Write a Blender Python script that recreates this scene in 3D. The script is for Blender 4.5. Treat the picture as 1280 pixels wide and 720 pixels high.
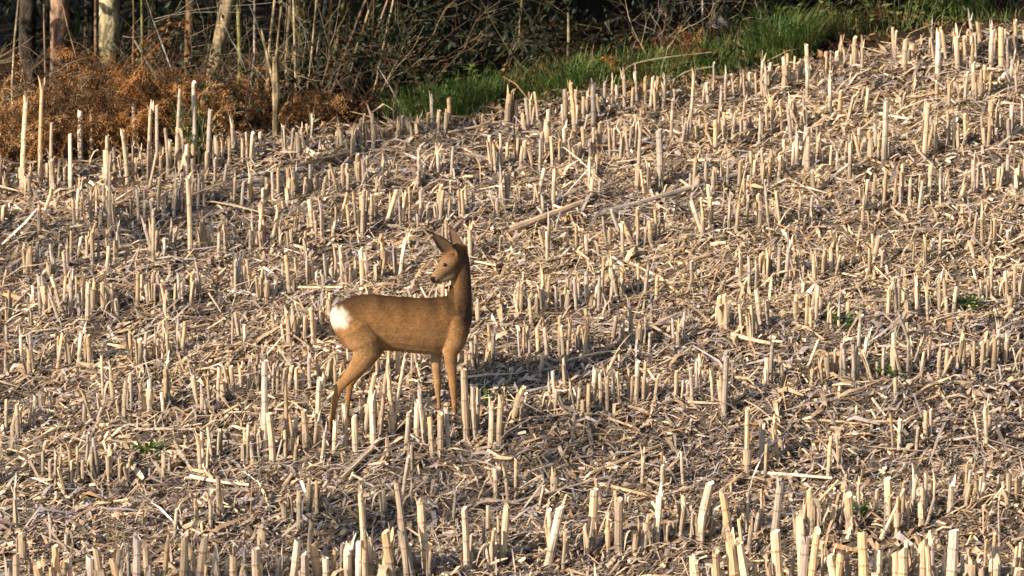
import bpy, math, random
import numpy as np
from mathutils import Vector, Matrix

for o in list(bpy.data.objects):
    bpy.data.objects.remove(o, do_unlink=True)
SC = bpy.context.scene
COL = SC.collection
R = math.radians

# ------------------------------------------------------------------ camera
PITCH, DIST, PPM = R(10), 24.0, 215.0             # px per metre at the deer, in a 1280 px frame
FPX = PPM * DIST
FW = np.array([0, math.cos(PITCH), -math.sin(PITCH)])
RT = np.array([1.0, 0, 0])
UP = np.array([0, math.sin(PITCH), math.cos(PITCH)])
CAM = -DIST * FW + (150 / PPM) * RT + (165 / PPM) * UP
cd = bpy.data.cameras.new('Camera')
cd.lens = 36 * FPX / 1280
cd.clip_start, cd.clip_end = 0.5, 600
cam = bpy.data.objects.new('Camera', cd)
COL.objects.link(cam)
cam.location = CAM
cam.rotation_euler = (R(90) - PITCH, 0, 0)
cd.dof.use_dof = True; cd.dof.focus_distance = DIST; cd.dof.aperture_fstop = 4.5
SC.camera = cam

# ------------------------------------------------------------------ sky, sun, exposure
SUN_AZ, SUN_EL = R(53), R(25)                     # azimuth to the left of straight behind the camera
S = Vector((-math.sin(SUN_AZ) * math.cos(SUN_EL), -math.cos(SUN_AZ) * math.cos(SUN_EL), math.sin(SUN_EL)))
W = bpy.data.worlds.new('World'); SC.world = W; W.use_nodes = True
nt = W.node_tree
sky = nt.nodes.new('ShaderNodeTexSky'); sky.sky_type = 'NISHITA'; sky.sun_disc = False
sky.sun_elevation = SUN_EL; sky.sun_rotation = math.atan2(S.x, S.y)
nt.links.new(sky.outputs[0], nt.nodes['Background'].inputs[0])
nt.nodes['Background'].inputs[1].default_value = 0.085
sl = bpy.data.lights.new('Sun', 'SUN'); sl.energy = 5.0; sl.angle = R(0.5); sl.color = (1.0, 0.825, 0.63)
so = bpy.data.objects.new('Sun', sl); COL.objects.link(so)
so.rotation_euler = S.to_track_quat('Z', 'Y').to_euler(); so.location = (-20, -20, 20)
SC.view_settings.view_transform = 'Standard'; SC.view_settings.look = 'None'
SC.view_settings.exposure = 1.1; SC.view_settings.gamma = 1.0
SC.view_settings.use_curve_mapping = False

rng = np.random.default_rng(7)
random.seed(7)

# ------------------------------------------------------------------ terrain
A = 0.16; NN = math.hypot(1, A)                   # the rows run along u, v climbs the slope
ROW = 0.75
VE = 4.42                                          # the field's upper edge
def vnoise(x, y, seed=0):
    x = np.asarray(x, float); y = np.asarray(y, float)
    xi = np.floor(x).astype(np.int64); yi = np.floor(y).astype(np.int64)
    fx = x - xi; fy = y - yi
    fx = fx * fx * (3 - 2 * fx); fy = fy * fy * (3 - 2 * fy)
    def h(a, b):
        n = (a * 374761393 + b * 668265263 + seed * 1274126177) & 0x7fffffff
        n = ((n ^ (n >> 13)) * 1274126177) & 0x7fffffff
        return ((n ^ (n >> 16)) & 0xffff) / 65535.0
    return (h(xi, yi) * (1 - fx) + h(xi + 1, yi) * fx) * (1 - fy) + (h(xi, yi + 1) * (1 - fx) + h(xi + 1, yi + 1) * fx) * fy - 0.5
def uv(x, y): return (x + A * y) / NN, (y - A * x) / NN
def xy(u, v): return (u - A * v) / NN, (A * u + v) / NN
def sp(t): return np.logaddexp(0, t)
S0 = 0.255
G0 = S0 * 1.5 * sp(9 / 1.5)
ROW0 = -0.36                                       # v of the row just downhill of the deer
def gz_uv(u, v):
    u = np.asarray(u, float); v = np.asarray(v, float)
    z = 0.1016 * 15 * np.tanh(u / 15) + S0 * 1.5 * sp((v + 9) / 1.5) - G0
    z = z - (S0 - 0.015) * 0.3 * sp((v - VE - 0.25) / 0.3)
    z = z + 0.16 * vnoise(u / 2.3 + 7, v / 1.9 + 3, 1) + 0.075 * vnoise(u / 0.75, v / 0.5, 2) + 0.03 * vnoise(u / 0.3, v / 0.2, 3)
    z = z - 0.13 * np.exp(-((v - ROW0 + 2.42 * ROW) / 0.2) ** 2) / (1 + np.exp(-(u - 0.6) / 0.25))           # wheel furrow
    z = z - 0.05 * np.exp(-((v - ROW0 + 1.1 * ROW) / 0.25) ** 2)
    z = z + 0.012 * np.cos((v - ROW0) / ROW * 2 * np.pi) * (v < VE)
    return z
def gz(x, y): return gz_uv(*uv(np.asarray(x, float), np.asarray(y, float)))
def proj(p):
    d = np.asarray(p, float) - CAM
    w = d @ FW
    return 640 + FPX * (d @ RT) / w, 360 - FPX * (d @ UP) / w, w
def pix(px, py):                                   # the ground point seen at a pixel of the photograph
    d = FW + RT * (px - 640) / FPX + UP * (360 - py) / FPX
    lo, hi = 15.0, 60.0
    for t in np.arange(15, 60, 0.1):
        p = CAM + d * t
        if p[2] < gz(p[0], p[1]): hi = t; lo = t - 0.1; break
    for _ in range(25):
        m = (lo + hi) / 2; p = CAM + d * m
        if p[2] < gz(p[0], p[1]): hi = m
        else: lo = m
    p = CAM + d * hi
    return np.array([p[0], p[1], float(gz(p[0], p[1]))])
def at_v(px, v, off=0.0):                          # the ground point on the contour v in the direction px
    x = 0.0
    for _ in range(12):
        y = A * x + v * NN
        z = float(gz(x, y)) + off
        w = (np.array([x, y, z]) - CAM) @ FW
        x = CAM[0] + (px - 640) * w / FPX
    y = A * x + v * NN
    return np.array([x, y, float(gz(x, y))])

# ------------------------------------------------------------------ helpers
def tag(o, label=None, cat=None, group=None, kind=None):
    if label: o['label'] = label
    if cat: o['category'] = cat
    if group: o['group'] = group
    if kind: o['kind'] = kind
    return o
class MB:
    tone = ''
    def __init__(s): s.v = []; s.f = []; s.c = []; s.n = 0
    def add(s, verts, faces, cols):
        verts = np.asarray(verts, float).reshape(-1, 3)
        cols = np.asarray(cols, float)
        if cols.ndim == 1: cols = np.tile(cols, (len(verts), 1))
        s.v.append(verts); s.c.append(cols)
        for f in faces: s.f.append(tuple(i + s.n for i in f))
        s.n += len(verts)
    def tube(s, pts, rad, sides, col, cap=True, flat=1.0):
        pts = np.asarray(pts, float); n = len(pts)
        rad = np.broadcast_to(np.asarray(rad, float), (n,))
        tg = np.gradient(pts, axis=0); tg /= np.linalg.norm(tg, axis=1)[:, None] + 1e-9
        ref = np.array([0.31, 0.93, 0.17]) if abs(tg[0] @ np.array([0.31, 0.93, 0.17])) < 0.9 else np.array([1.0, 0, 0])
        a = np.cross(tg, ref); a /= np.linalg.norm(a, axis=1)[:, None]
        b = np.cross(tg, a)
        th = np.arange(sides) / sides * 2 * np.pi
        ring = pts[:, None] + rad[:, None, None] * (np.cos(th)[None, :, None] * a[:, None] + flat * np.sin(th)[None, :, None] * b[:, None])
        f = []
        for i in range(n - 1):
            for j in range(sides):
                k = (j + 1) % sides
                f.append((i * sides + j, i * sides + k, (i + 1) * sides + k, (i + 1) * sides + j))
        if cap: f.append(tuple((n - 1) * sides + j for j in range(sides)))
        col = np.asarray(col, float)
        if col.ndim == 2: col = np.repeat(col, sides, axis=0)
        s.add(ring.reshape(-1, 3), f, col)
    def strip(s, pts, wid, side, col, fold=0.0):
        pts = np.asarray(pts, float); n = len(pts)
        wid = np.broadcast_to(np.asarray(wid, float), (n,))
        side = np.asarray(side, float)
        side = np.broadcast_to(side, (n, 3))
        L = pts - side * wid[:, None] / 2; Q = pts + side * wid[:, None] / 2
        v = np.empty((2 * n, 3)); v[0::2] = L; v[1::2] = Q
        f = [(2 * i, 2 * i + 1, 2 * i + 3, 2 * i + 2) for i in range(n - 1)]
        col = np.asarray(col, float)
        if col.ndim == 2: col = np.repeat(col, 2, axis=0)
        s.add(v, f, col)
    def arrays(s): return np.concatenate(s.v), s.f, np.concatenate(s.c)
    def mesh(s, name, mat, smooth=False):
        v, f, c = s.arrays()
        return make_mesh(name, v, f, c, mat, smooth)
    def build(s, name, mat, parent=None, smooth=False, loc=None):
        return link(name, s.mesh(name, mat, smooth), parent, loc)
def make_mesh(name, v, f, c, mat, smooth=False):
    me = bpy.data.meshes.new(name)
    if isinstance(f, np.ndarray):
        k = f.shape[1]
        me.vertices.add(len(v)); me.vertices.foreach_set('co', np.asarray(v, np.float32).ravel())
        me.loops.add(f.size); me.loops.foreach_set('vertex_index', f.astype(np.int32).ravel())
        me.polygons.add(len(f)); me.polygons.foreach_set('loop_start', np.arange(0, f.size, k, dtype=np.int32))
        me.update(calc_edges=True)
    else:
        me.from_pydata(np.asarray(v).tolist(), [], f); me.update()
    if c is not None:
        ca = me.color_attributes.new('Col', 'FLOAT_COLOR', 'POINT')
        cc = np.ones((len(v), 4), np.float32); cc[:, :3] = c
        ca.data.foreach_set('color', cc.ravel())
    if smooth: me.polygons.foreach_set('use_smooth', np.ones(len(me.polygons), bool))
    if mat: me.materials.append(mat)
    return me
def link(name, me, parent=None, loc=None):
    o = bpy.data.objects.new(name, me); COL.objects.link(o)
    if parent: o.parent = parent
    if loc is not None: o.location = loc
    return o
def empty(name, loc, rz=0.0):
    o = bpy.data.objects.new(name, None); COL.objects.link(o)
    o.location = loc; o.rotation_euler = (0, 0, rz); o.empty_display_size = 0.1
    return o

# ------------------------------------------------------------------ materials
def vmat(name, rough=0.7, trans=0.0, nscale=(40, 40, 8), namt=0.35, bump=0.3, bscale=120, rand=0.25, spec=0.3, sheen=0.0, patch=0.0):
    m = bpy.data.materials.new(name); m.use_nodes = True
    t = m.node_tree; N = t.nodes; L = t.links
    p = N['Principled BSDF']; out = N['Material Output']
    p.inputs['Roughness'].default_value = rough
    p.inputs['Specular IOR Level'].default_value = spec
    if sheen: p.inputs['Sheen Weight'].default_value = sheen
    at = N.new('ShaderNodeAttribute'); at.attribute_name = 'Col'
    tc = N.new('ShaderNodeTexCoord'); mp = N.new('ShaderNodeMapping'); mp.inputs['Scale'].default_value = nscale
    no = N.new('ShaderNodeTexNoise'); no.inputs['Scale'].default_value = 1.0; no.inputs['Detail'].default_value = 5
    L.new(tc.outputs['Object'], mp.inputs[0]); L.new(mp.outputs[0], no.inputs['Vector'])
    oi = N.new('ShaderNodeObjectInfo')
    mr = N.new('ShaderNodeMapRange'); mr.inputs[1].default_value = 0.25; mr.inputs[2].default_value = 0.75
    mr.inputs[3].default_value = 1 - namt; mr.inputs[4].default_value = 1 + namt * 0.6
    L.new(no.outputs[0], mr.inputs[0])
    m2 = N.new('ShaderNodeMapRange'); m2.inputs[3].default_value = 1 - rand; m2.inputs[4].default_value = 1 + rand * 0.5
    L.new(oi.outputs['Random'], m2.inputs[0])
    mu = N.new('ShaderNodeMath'); mu.operation = 'MULTIPLY'; L.new(mr.outputs[0], mu.inputs[0]); L.new(m2.outputs[0], mu.inputs[1])
    vm = N.new('ShaderNodeVectorMath'); vm.operation = 'SCALE'
    if patch:
        n2 = N.new('ShaderNodeTexNoise'); n2.inputs['Scale'].default_value = 13; n2.inputs['Detail'].default_value = 6; n2.inputs['Roughness'].default_value = 0.65
        mp2 = N.new('ShaderNodeMapping'); mp2.inputs['Scale'].default_value = (1.3, 1.3, 0.6)
        L.new(tc.outputs['Object'], mp2.inputs[0]); L.new(mp2.outputs[0], n2.inputs['Vector'])
        m3 = N.new('ShaderNodeMapRange'); m3.inputs[1].default_value = 0.46; m3.inputs[2].default_value = 0.56
        m3.inputs[3].default_value = 1 - patch; m3.inputs[4].default_value = 1.15; L.new(n2.outputs[0], m3.inputs[0])
        m4 = N.new('ShaderNodeMath'); m4.operation = 'MULTIPLY'; L.new(mu.outputs[0], m4.inputs[0]); L.new(m3.outputs[0], m4.inputs[1]); mu = m4
    L.new(at.outputs['Color'], vm.inputs[0]); L.new(mu.outputs[0], vm.inputs['Scale'])
    L.new(vm.outputs[0], p.inputs['Base Color'])
    if bump:
        nb = N.new('ShaderNodeTexNoise'); nb.inputs['Scale'].default_value = bscale; nb.inputs['Detail'].default_value = 4
        L.new(tc.outputs['Object'], nb.inputs['Vector'])
        bp = N.new('ShaderNodeBump'); bp.inputs['Strength'].default_value = bump; bp.inputs['Distance'].default_value = 0.01
        L.new(nb.outputs[0], bp.inputs['Height']); L.new(bp.outputs[0], p.inputs['Normal'])
    if trans:
        tr = N.new('ShaderNodeBsdfTranslucent'); L.new(vm.outputs[0], tr.inputs[0])
        mx = N.new('ShaderNodeMixShader'); mx.inputs[0].default_value = trans
        L.new(p.outputs[0], mx.inputs[1]); L.new(tr.outputs[0], mx.inputs[2]); L.new(mx.outputs[0], out.inputs[0])
    return m
M_STALK = vmat('maize_stalk', 0.55, 0, (130, 130, 14), 0.38, 0.25, 160, 0.38, 0.35)
M_SHEATH = vmat('maize_leaf_sheath', 0.7, 0.15, (90, 90, 9), 0.35, 0.2, 120, 0.3)
M_LITTER = vmat('maize_litter', 0.75, 0.12, (30, 30, 30), 0.4, 0.2, 90, 0.0, 0.25)
M_BARK = vmat('bark', 0.9, 0, (28, 28, 7), 0.55, 0.9, 45, 0.1, 0.15, 0.0, 0.55)
M_TWIG = vmat('twig_bark', 0.8, 0, (20, 20, 20), 0.35, 0, 50, 0.1, 0.25)
M_LEAF = vmat('evergreen_leaf', 0.6, 0.1, (9, 9, 9), 0.35, 0, 50, 0.1, 0.3)
M_GRASS = vmat('grass_blade', 0.5, 0.25, (6, 6, 6), 0.35, 0, 50, 0.1, 0.4)
M_FERN = vmat('dead_bracken', 0.85, 0.2, (14, 14, 14), 0.4, 0, 50, 0.1, 0.15)
M_DEAD = vmat('dead_leaf', 0.85, 0.1, (14, 14, 14), 0.4, 0, 50, 0.1, 0.15)
M_FUR = vmat('deer_fur', 0.88, 0, (45, 200, 150), 0.30, 0.35, 220, 0, 0.08, 0.0)
M_EYE = vmat('eye', 0.08, 0, (1, 1, 1), 0, 0, 1, 0, 0.6)
def soil(name, c0, c1, sc):
    m = bpy.data.materials.new(name); m.use_nodes = True
    t = m.node_tree; N = t.nodes; L = t.links; p = N['Principled BSDF']
    p.inputs['Roughness'].default_value = 0.95; p.inputs['Specular IOR Level'].default_value = 0.1
    tc = N.new('ShaderNodeTexCoord')
    no = N.new('ShaderNodeTexNoise'); no.inputs['Scale'].default_value = sc; no.inputs['Detail'].default_value = 9; no.inputs['Roughness'].default_value = 0.7
    L.new(tc.outputs['Object'], no.inputs['Vector'])
    cr = N.new('ShaderNodeValToRGB'); e = cr.color_ramp.elements
    e[0].position = 0.3; e[0].color = (*c0, 1); e[1].position = 0.7; e[1].color = (*c1, 1)
    L.new(no.outputs[0], cr.inputs[0]); L.new(cr.outputs[0], p.inputs['Base Color'])
    bp = N.new('ShaderNodeBump'); bp.inputs['Strength'].default_value = 0.8; bp.inputs['Distance'].default_value = 0.03
    L.new(no.outputs[0], bp.inputs['Height']); L.new(bp.outputs[0], p.inputs['Normal'])
    return m
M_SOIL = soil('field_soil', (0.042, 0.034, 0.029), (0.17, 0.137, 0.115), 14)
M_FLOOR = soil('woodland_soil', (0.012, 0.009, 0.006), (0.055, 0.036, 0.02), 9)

# ------------------------------------------------------------------ ground
def spread(lo, hi, step, out, n):
    g = np.geomspace(step, abs(out), n)
    a = np.arange(lo, hi + step / 2, step)
    return np.concatenate([lo - np.cumsum(np.diff(np.concatenate([[0], g])))[::-1], a, hi + np.cumsum(np.diff(np.concatenate([[0], g])))])
def sheet(name, us, vs, mat, rough):
    U, V = np.meshgrid(us, vs)
    Z = gz_uv(U, V)
    Z = Z + rough * (vnoise(U / 0.09, V / 0.09, 5) + 0.6 * vnoise(U / 0.04, V / 0.04, 6)) * (np.abs(V - VE) > 1e-6)
    X, Y = xy(U, V)
    v = np.stack([X, Y, Z], -1).reshape(-1, 3)
    nu = len(us); i = np.arange(len(v)).reshape(len(vs), nu)
    f = np.stack([i[:-1, :-1], i[:-1, 1:], i[1:, 1:], i[1:, :-1]], -1).reshape(-1, 4)
    o = link(name, make_mesh(name, v, f, None, mat, True))
    o['kind'] = 'structure'
    return o
us = spread(-4.6, 4.9, 0.035, 140, 26)
vf = np.concatenate([-4.2 - np.geomspace(0.04, 90, 24)[::-1], np.arange(-4.2, VE - 0.01, 0.035), [VE]])
vw = np.concatenate([np.arange(VE, VE + 1.5, 0.05), VE + 1.5 + np.geomspace(0.1, 160, 30)])
sheet('field', us, vf, M_SOIL, 0.022)
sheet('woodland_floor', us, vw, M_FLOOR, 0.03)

# ------------------------------------------------------------------ deer
def deer():
    gp = pix(490, 528)
    root = empty('roe_deer', (gp[0], gp[1], gp[2] - 0.015), R(9))
    tag(root, 'brown roe deer with white rump patch, head turned back, standing among the stubble', 'deer')
    k = PPM * 0.985
    def P(px, py, y=0.0): return np.array([(px - 490) / k, y, (528 - py) / k])
    parts = []
    def loft(secs, ns=20, sup=1.0):
        """secs: list of (center, axis_a, axis_b)"""
        mb = MB(); th = np.arange(ns) / ns * 2 * np.pi
        v = []
        for c, a, b in secs:
            v.append(np.asarray(c) + np.cos(th)[:, None] * np.asarray(a) + np.sin(th)[:, None] * np.asarray(b))
        n = len(secs); v = np.concatenate(v); f = []
        for i in range(n - 1):
            for j in range(ns):
                q = (j + 1) % ns; f.append((i * ns + j, i * ns + q, (i + 1) * ns + q, (i + 1) * ns + j))
        f.append(tuple(range(ns - 1, -1, -1))); f.append(tuple((n - 1) * ns + j for j in range(ns)))
        parts.append((v, f))
    # trunk of the body
    body = [(415.5, 386, 396, .02), (419, 380, 408, .055), (427, 374, 424, .085), (438, 369, 434, .105), (452, 365.5, 440, .116), (467, 365, 438, .118),
            (483, 367, 435.5, .118), (500, 369, 437, .124), (520, 371, 440, .128), (540, 371.5, 442, .122), (556, 370, 441, .112),
            (569, 370, 436, .098), (579, 374, 425, .076), (586, 382, 410, .048), (589, 390, 400, .02)]
    loft([(P(x, (a + b) / 2), (0, w, 0), (0, 0, (b - a) / 2 / k)) for x, a, b, w in body])
    # chain of round-ish sections along a path
    def chain(pts, flat=1.0, ns=16):
        c = np.array([P(p[0], p[1], p[2]) for p in pts]); r = [p[3] for p in pts]
        tg = np.gradient(c, axis=0); tg /= np.linalg.norm(tg, axis=1)[:, None]
        secs = []
        for q, t, rr in zip(c, tg, r):
            lat = np.array([0, 1.0, 0]); lat = lat - t * (lat @ t); lat /= np.linalg.norm(lat)
            o2 = np.cross(t, lat)
            secs.append((q, lat * rr * flat, o2 * rr))
        loft(secs, ns)
    # neck (rises almost straight), slightly deeper than wide
    chain([(566, 410, 0, .070), (570, 392, 0, .088), (573.5, 374, 0, .074), (575.5, 356, 0, .060), (575.5, 340, 0, .055), (574.5, 326, 0, .054), (573, 314, -.005, .047), (572, 306, -.005, .030)], 0.8, 20)
    # head turned back over the flank: cranium, muzzle
    chain([(580, 308, .0, .022), (576, 312, -.006, .046), (568.5, 318.5, -.018, .056), (561, 326.5, -.03, .055), (554, 334, -.042, .047), (548, 339.5, -.052, .036), (543, 344, -.06, .029), (539.5, 347, -.066, .025), (537.6, 348.5, -.07, .015)], 0.82, 20)
    # jaw line
    chain([(570, 335, -.02, .030), (563, 341, -.03, .034), (555, 345, -.042, .030), (548, 347.5, -.054, .022), (542.5, 349.5, -.062, .016)], 0.8, 14)
    # hind legs
    chain([(438, 392, -.062, .070), (444, 404, -.078, .098), (455, 421, -.088, .096), (457, 435, -.088, .080), (448, 449, -.084, .056), (436.5, 462, -.076, .038), (427, 473, -.07, .030), (422.5, 480, -.068, .0245), (419.5, 490, -.066, .019), (416.5, 505, -.064, .0175), (414.5, 519, -.062, .0185), (414.5, 526, -.062, .0185), (417, 533, -.062, .022), (418.5, 541, -.062, .024)], 0.62)
    chain([(446, 396, .05, .07), (453, 408, .058, .09), (466, 424, .064, .086), (468, 437, .068, .068), (461, 449, .068, .049), (452, 461, .068, .036), (443.5, 472, .066, .029), (440.5, 479, .066, .023), (439, 489, .066, .0185), (437, 503, .066, .0165), (435, 514, .066, .018), (435.5, 519, .066, .018), (438, 526, .066, .021), (439.5, 533, .066, .023)], 0.62)
    # front legs
    chain([(568, 394, -.056, .06), (569, 409, -.07, .074), (565, 426, -.074, .062), (560, 439, -.07, .043), (561, 452, -.066, .034), (562.5, 468, -.066, .026), (563.5, 480, -.066, .0245), (564, 486, -.066, .022), (564.5, 496, -.066, .0165), (565.5, 510, -.066, .016), (566.5, 519, -.066, .018), (568, 524, -.066, .018), (570.5, 530, -.066, .021), (571.5, 537, -.066, .023)], 0.8)
    chain([(560, 398, .05, .055), (558, 413, .055, .068), (552, 428, .058, .054), (546, 440, .058, .038), (546, 453, .058, .031), (547, 468, .058, .0245), (548, 478, .058, .0235), (548, 484, .058, .021), (548.5, 494, .058, .016), (549, 506, .058, .0155), (549.5, 513, .058, .0175), (551, 517, .058, .0175), (553, 523, .058, .02), (554, 530, .058, .022)], 0.8)
    # ears: cupped leaves
    def ear(base, tip, wid, nrm, cup):
        base = np.asarray(base); tip = np.asarray(tip); ax = tip - base; Ln = np.linalg.norm(ax); ax /= Ln
        nrm = np.asarray(nrm, float); nrm -= ax * (nrm @ ax); nrm /= np.linalg.norm(nrm); sd = np.cross(ax, nrm)
        secs = []
        n = 13; m = 9; V = []
        for i in range(n):
            t = i / (n - 1)
            w = wid * (0.42 + 0.58 * math.sin(min(1, t / 0.42) * math.pi / 2)) if t < 0.42 else wid * max(0.06, (1 - ((t - 0.42) / 0.58) ** 1.7))
            for sgn in (1, -1):
                for j in range(m):
                    q = (j / (m - 1)) * 2 - 1
                    if sgn < 0: q = -q
                    d = cup * (1 - t * 0.7) * (q * q) + (0.0055 if sgn < 0 else -0.0055) * (1 - 0.5 * t)
                    V.append(base + ax * Ln * t + sd * q * w + nrm * d)
        ns = 2 * m; F = []
        for i in range(n - 1):
            for j in range(ns):
                q = (j + 1) % ns; F.append((i * ns + j, i * ns + q, (i + 1) * ns + q, (i + 1) * ns + j))
        F.append(tuple(range(ns - 1, -1, -1))); F.append(tuple((n - 1) * ns + j for j in range(ns)))
        parts.append((np.array(V), F))
    ear(P(569, 318, -.04), P(537.0, 287.0, -.08), .048, (-.35, -.75, -.35), .026)
    ear(P(578, 315, .03), P(563.5, 284, .055), .046, (-.75, -.45, .1), .024)
    # fuse
    mb = MB()
    for v, f in parts: mb.add(v, f, (1, 1, 1))
    v, f, _ = mb.arrays()
    src = link('body', make_mesh('body', v, f, None, None))
    rm = src.modifiers.new('r', 'REMESH'); rm.mode = 'VOXEL'; rm.voxel_size = 0.0052
    sm = src.modifiers.new('s', 'SMOOTH'); sm.factor = 0.5; sm.iterations = 7
    dg = bpy.context.evaluated_depsgraph_get()
    me = bpy.data.meshes.new_from_object(src.evaluated_get(dg))
    bpy.data.objects.remove(src, do_unlink=True)
    n = len(me.vertices); co = np.empty(n * 3, np.float32); me.vertices.foreach_get('co', co); co = co.reshape(-1, 3).astype(float)
    X = co[:, 0] * k + 490; Y = 528 - co[:, 2] * k; D = co[:, 1]       # back in the sketch's coordinates
    def ss(t, a, b): q = np.clip((t - a) / (b - a), 0, 1); return q * q * (3 - 2 * q)
    ns1 = vnoise(X / 9, Y / 9 + D * 20, 31); ns2 = vnoise(X / 3, Y / 3 + D * 60, 32)
    c = np.tile(np.array([0.235, 0.118, 0.044]), (n, 1))
    def mixc(col, w):
        nonlocal c
        w = np.clip(w, 0, 1)[:, None]; c = c * (1 - w) + np.array(col) * w
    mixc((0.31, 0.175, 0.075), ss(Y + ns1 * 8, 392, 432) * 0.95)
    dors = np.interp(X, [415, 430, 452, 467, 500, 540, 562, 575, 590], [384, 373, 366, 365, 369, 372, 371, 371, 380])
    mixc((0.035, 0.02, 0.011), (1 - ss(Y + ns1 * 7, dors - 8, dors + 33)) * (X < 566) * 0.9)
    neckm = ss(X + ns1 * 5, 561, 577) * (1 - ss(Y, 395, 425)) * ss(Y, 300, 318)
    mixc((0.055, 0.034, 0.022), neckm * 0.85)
    mixc((0.42, 0.30, 0.17), ss(Y, 428, 440) * (X > 478) * (X < 552) * 0.9)                              # belly
    mixc((0.29, 0.15, 0.055), ss(Y, 440, 470) * 0.7)                                                    # legs
    mixc((0.12, 0.06, 0.03), ss(Y, 500, 520) * 0.6)
    mixc((0.02, 0.016, 0.013), ss(Y, 525, 531) * 0.9 * ((X < 430) | (X > 560)) )
    mixc((0.13, 0.062, 0.022), ss(-X, -432, -424) * ss(Y, 406, 416) * (1 - ss(Y, 455, 480)) * 0.7)      # rear of the thighs
    rp = ((X - 420) / 17) ** 2 + ((Y - 391) / 14.5) ** 2 + ns2 * 0.3 + ns1 * 0.3
    mixc((0.62, 0.54, 0.42), (1 - ss(rp + ns2 * .5, 0.1, 1.35)))                                                    # rump patch
    head = (Y < 356) & (X < 566)
    mixc((0.24, 0.145, 0.07), head * ss(Y, 316, 322) * 0.9)
    mixc((0.20, 0.105, 0.045), head * (1 - ss((Y - 318) + (X - 560) * 0.9, -4, 4)) * 0.8)
    mixc((0.36, 0.25, 0.15), head * ss(Y, 338, 347) * 0.75)
    mixc((0.012, 0.01, 0.01), (X < 541.5) * (Y > 342.5) * (Y < 350.5) * 1.0)
    mixc((0.05, 0.03, 0.018), (1 - ss(np.hypot(X - 545, Y - 349), 2.2, 4)) * 0.6)
    def seg(ax_, ay_, bx_, by_):
        t = np.clip(((X - ax_) * (bx_ - ax_) + (Y - ay_) * (by_ - ay_)) / ((bx_ - ax_) ** 2 + (by_ - ay_) ** 2), 0, 1)
        return t, np.hypot(X - ax_ - t * (bx_ - ax_), Y - ay_ - t * (by_ - ay_))
    for q in ((569, 318, 537, 288.5, 9.2), (578, 315, 563.5, 285, 8.6)):
        t, ds = seg(*q[:4]); on = ss(t, .22, .4) * (ds < 11) * (Y < 314)
        mixc((0.11, 0.07, 0.045), on * .9)
        mixc((0.02, 0.015, 0.012), on * np.maximum(ss(ds / (q[4] * np.clip(1.15 - t, .2, 1)), .72, .95), ss(t, .8, .97)) * .9)
    c = np.where((c[:, :1] > 2), c, c * np.array([0.92, 0.95, 1.02]))
    c *= (1 + 0.14 * ns2 + 0.2 * ns1)[:, None]
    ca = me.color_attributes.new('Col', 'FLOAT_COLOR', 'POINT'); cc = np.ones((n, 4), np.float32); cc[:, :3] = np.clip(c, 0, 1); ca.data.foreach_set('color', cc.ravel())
    me.polygons.foreach_set('use_smooth', np.ones(len(me.polygons), bool))
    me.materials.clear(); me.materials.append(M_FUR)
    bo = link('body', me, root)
    me.calc_loop_triangles()
    tri = np.empty(len(me.loop_triangles) * 3, np.int32); me.loop_triangles.foreach_get('vertices', tri); tri = tri.reshape(-1, 3)
    a_, b_, c_ = co[tri[:, 0]], co[tri[:, 1]], co[tri[:, 2]]
    nr = np.cross(b_ - a_, c_ - a_); ar = np.linalg.norm(nr, axis=1); nr /= ar[:, None] + 1e-12
    pick = rng.choice(len(tri), 42000, p=ar / ar.sum())
    w1 = rng.random((len(pick), 1)); w2 = rng.random((len(pick), 1)); fl_ = (w1 + w2) > 1; w1 = np.where(fl_, 1 - w1, w1); w2 = np.where(fl_, 1 - w2, w2)
    p = a_[pick] + (b_[pick] - a_[pick]) * w1 + (c_[pick] - a_[pick]) * w2; nn = nr[pick]
    px_ = p[:, 0] * k + 490; py_ = 528 - p[:, 2] * k
    flow = np.tile(np.array([-1.0, 0, -.55]), (len(p), 1)); flow[py_ > 440] = (-.25, 0, -1); flow[(py_ < 372) & (px_ > 556)] = (.25, 0, -1)
    flow = flow + rng.normal(0, .14, flow.shape); flow -= nn * (flow * nn).sum(1)[:, None]; flow /= np.linalg.norm(flow, axis=1)[:, None] + 1e-9
    ln = np.where(py_ > 450, .006, .011) * rng.uniform(.6, 1.3, len(p)); ln[(py_ < 352)] *= .55
    d_ = flow + nn * rng.uniform(.10, .32, (len(p), 1)); sd_ = np.cross(flow, nn); hw_ = .0011
    tip = p + d_ * ln[:, None]; fv = np.stack([p - sd_ * hw_, p + sd_ * hw_, tip], 1).reshape(-1, 3)
    fc = np.repeat(np.clip(c[tri[pick, 0]] * rng.uniform(.9, 1.12, (len(p), 1)), 0, 1), 3, axis=0)
    tag(link('fur', make_mesh('fur', fv, np.arange(len(fv)).reshape(-1, 3), fc, M_FUR), bo), kind='stuff')
    for s, px, py in ((-1, 553.3, 328.6), (1, 551.5, 325.5)):
        e = MB()
        c0 = P(px, py, -.074 if s < 0 else -0.012)
        th = np.linspace(0, np.pi, 9)
        secs = []
        for t in th:
            secs.append((c0 + np.array([-math.cos(t) * 0.0115, 0, -math.cos(t) * 0.003]), 0.0105 * math.sin(t) + 1e-4))
        e.tube([q[0] for q in secs], [q[1] for q in secs], 12, (0.008, 0.006, 0.005))
        e.build('eye', M_EYE, root, True)
    return root
DEER = deer()

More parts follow.
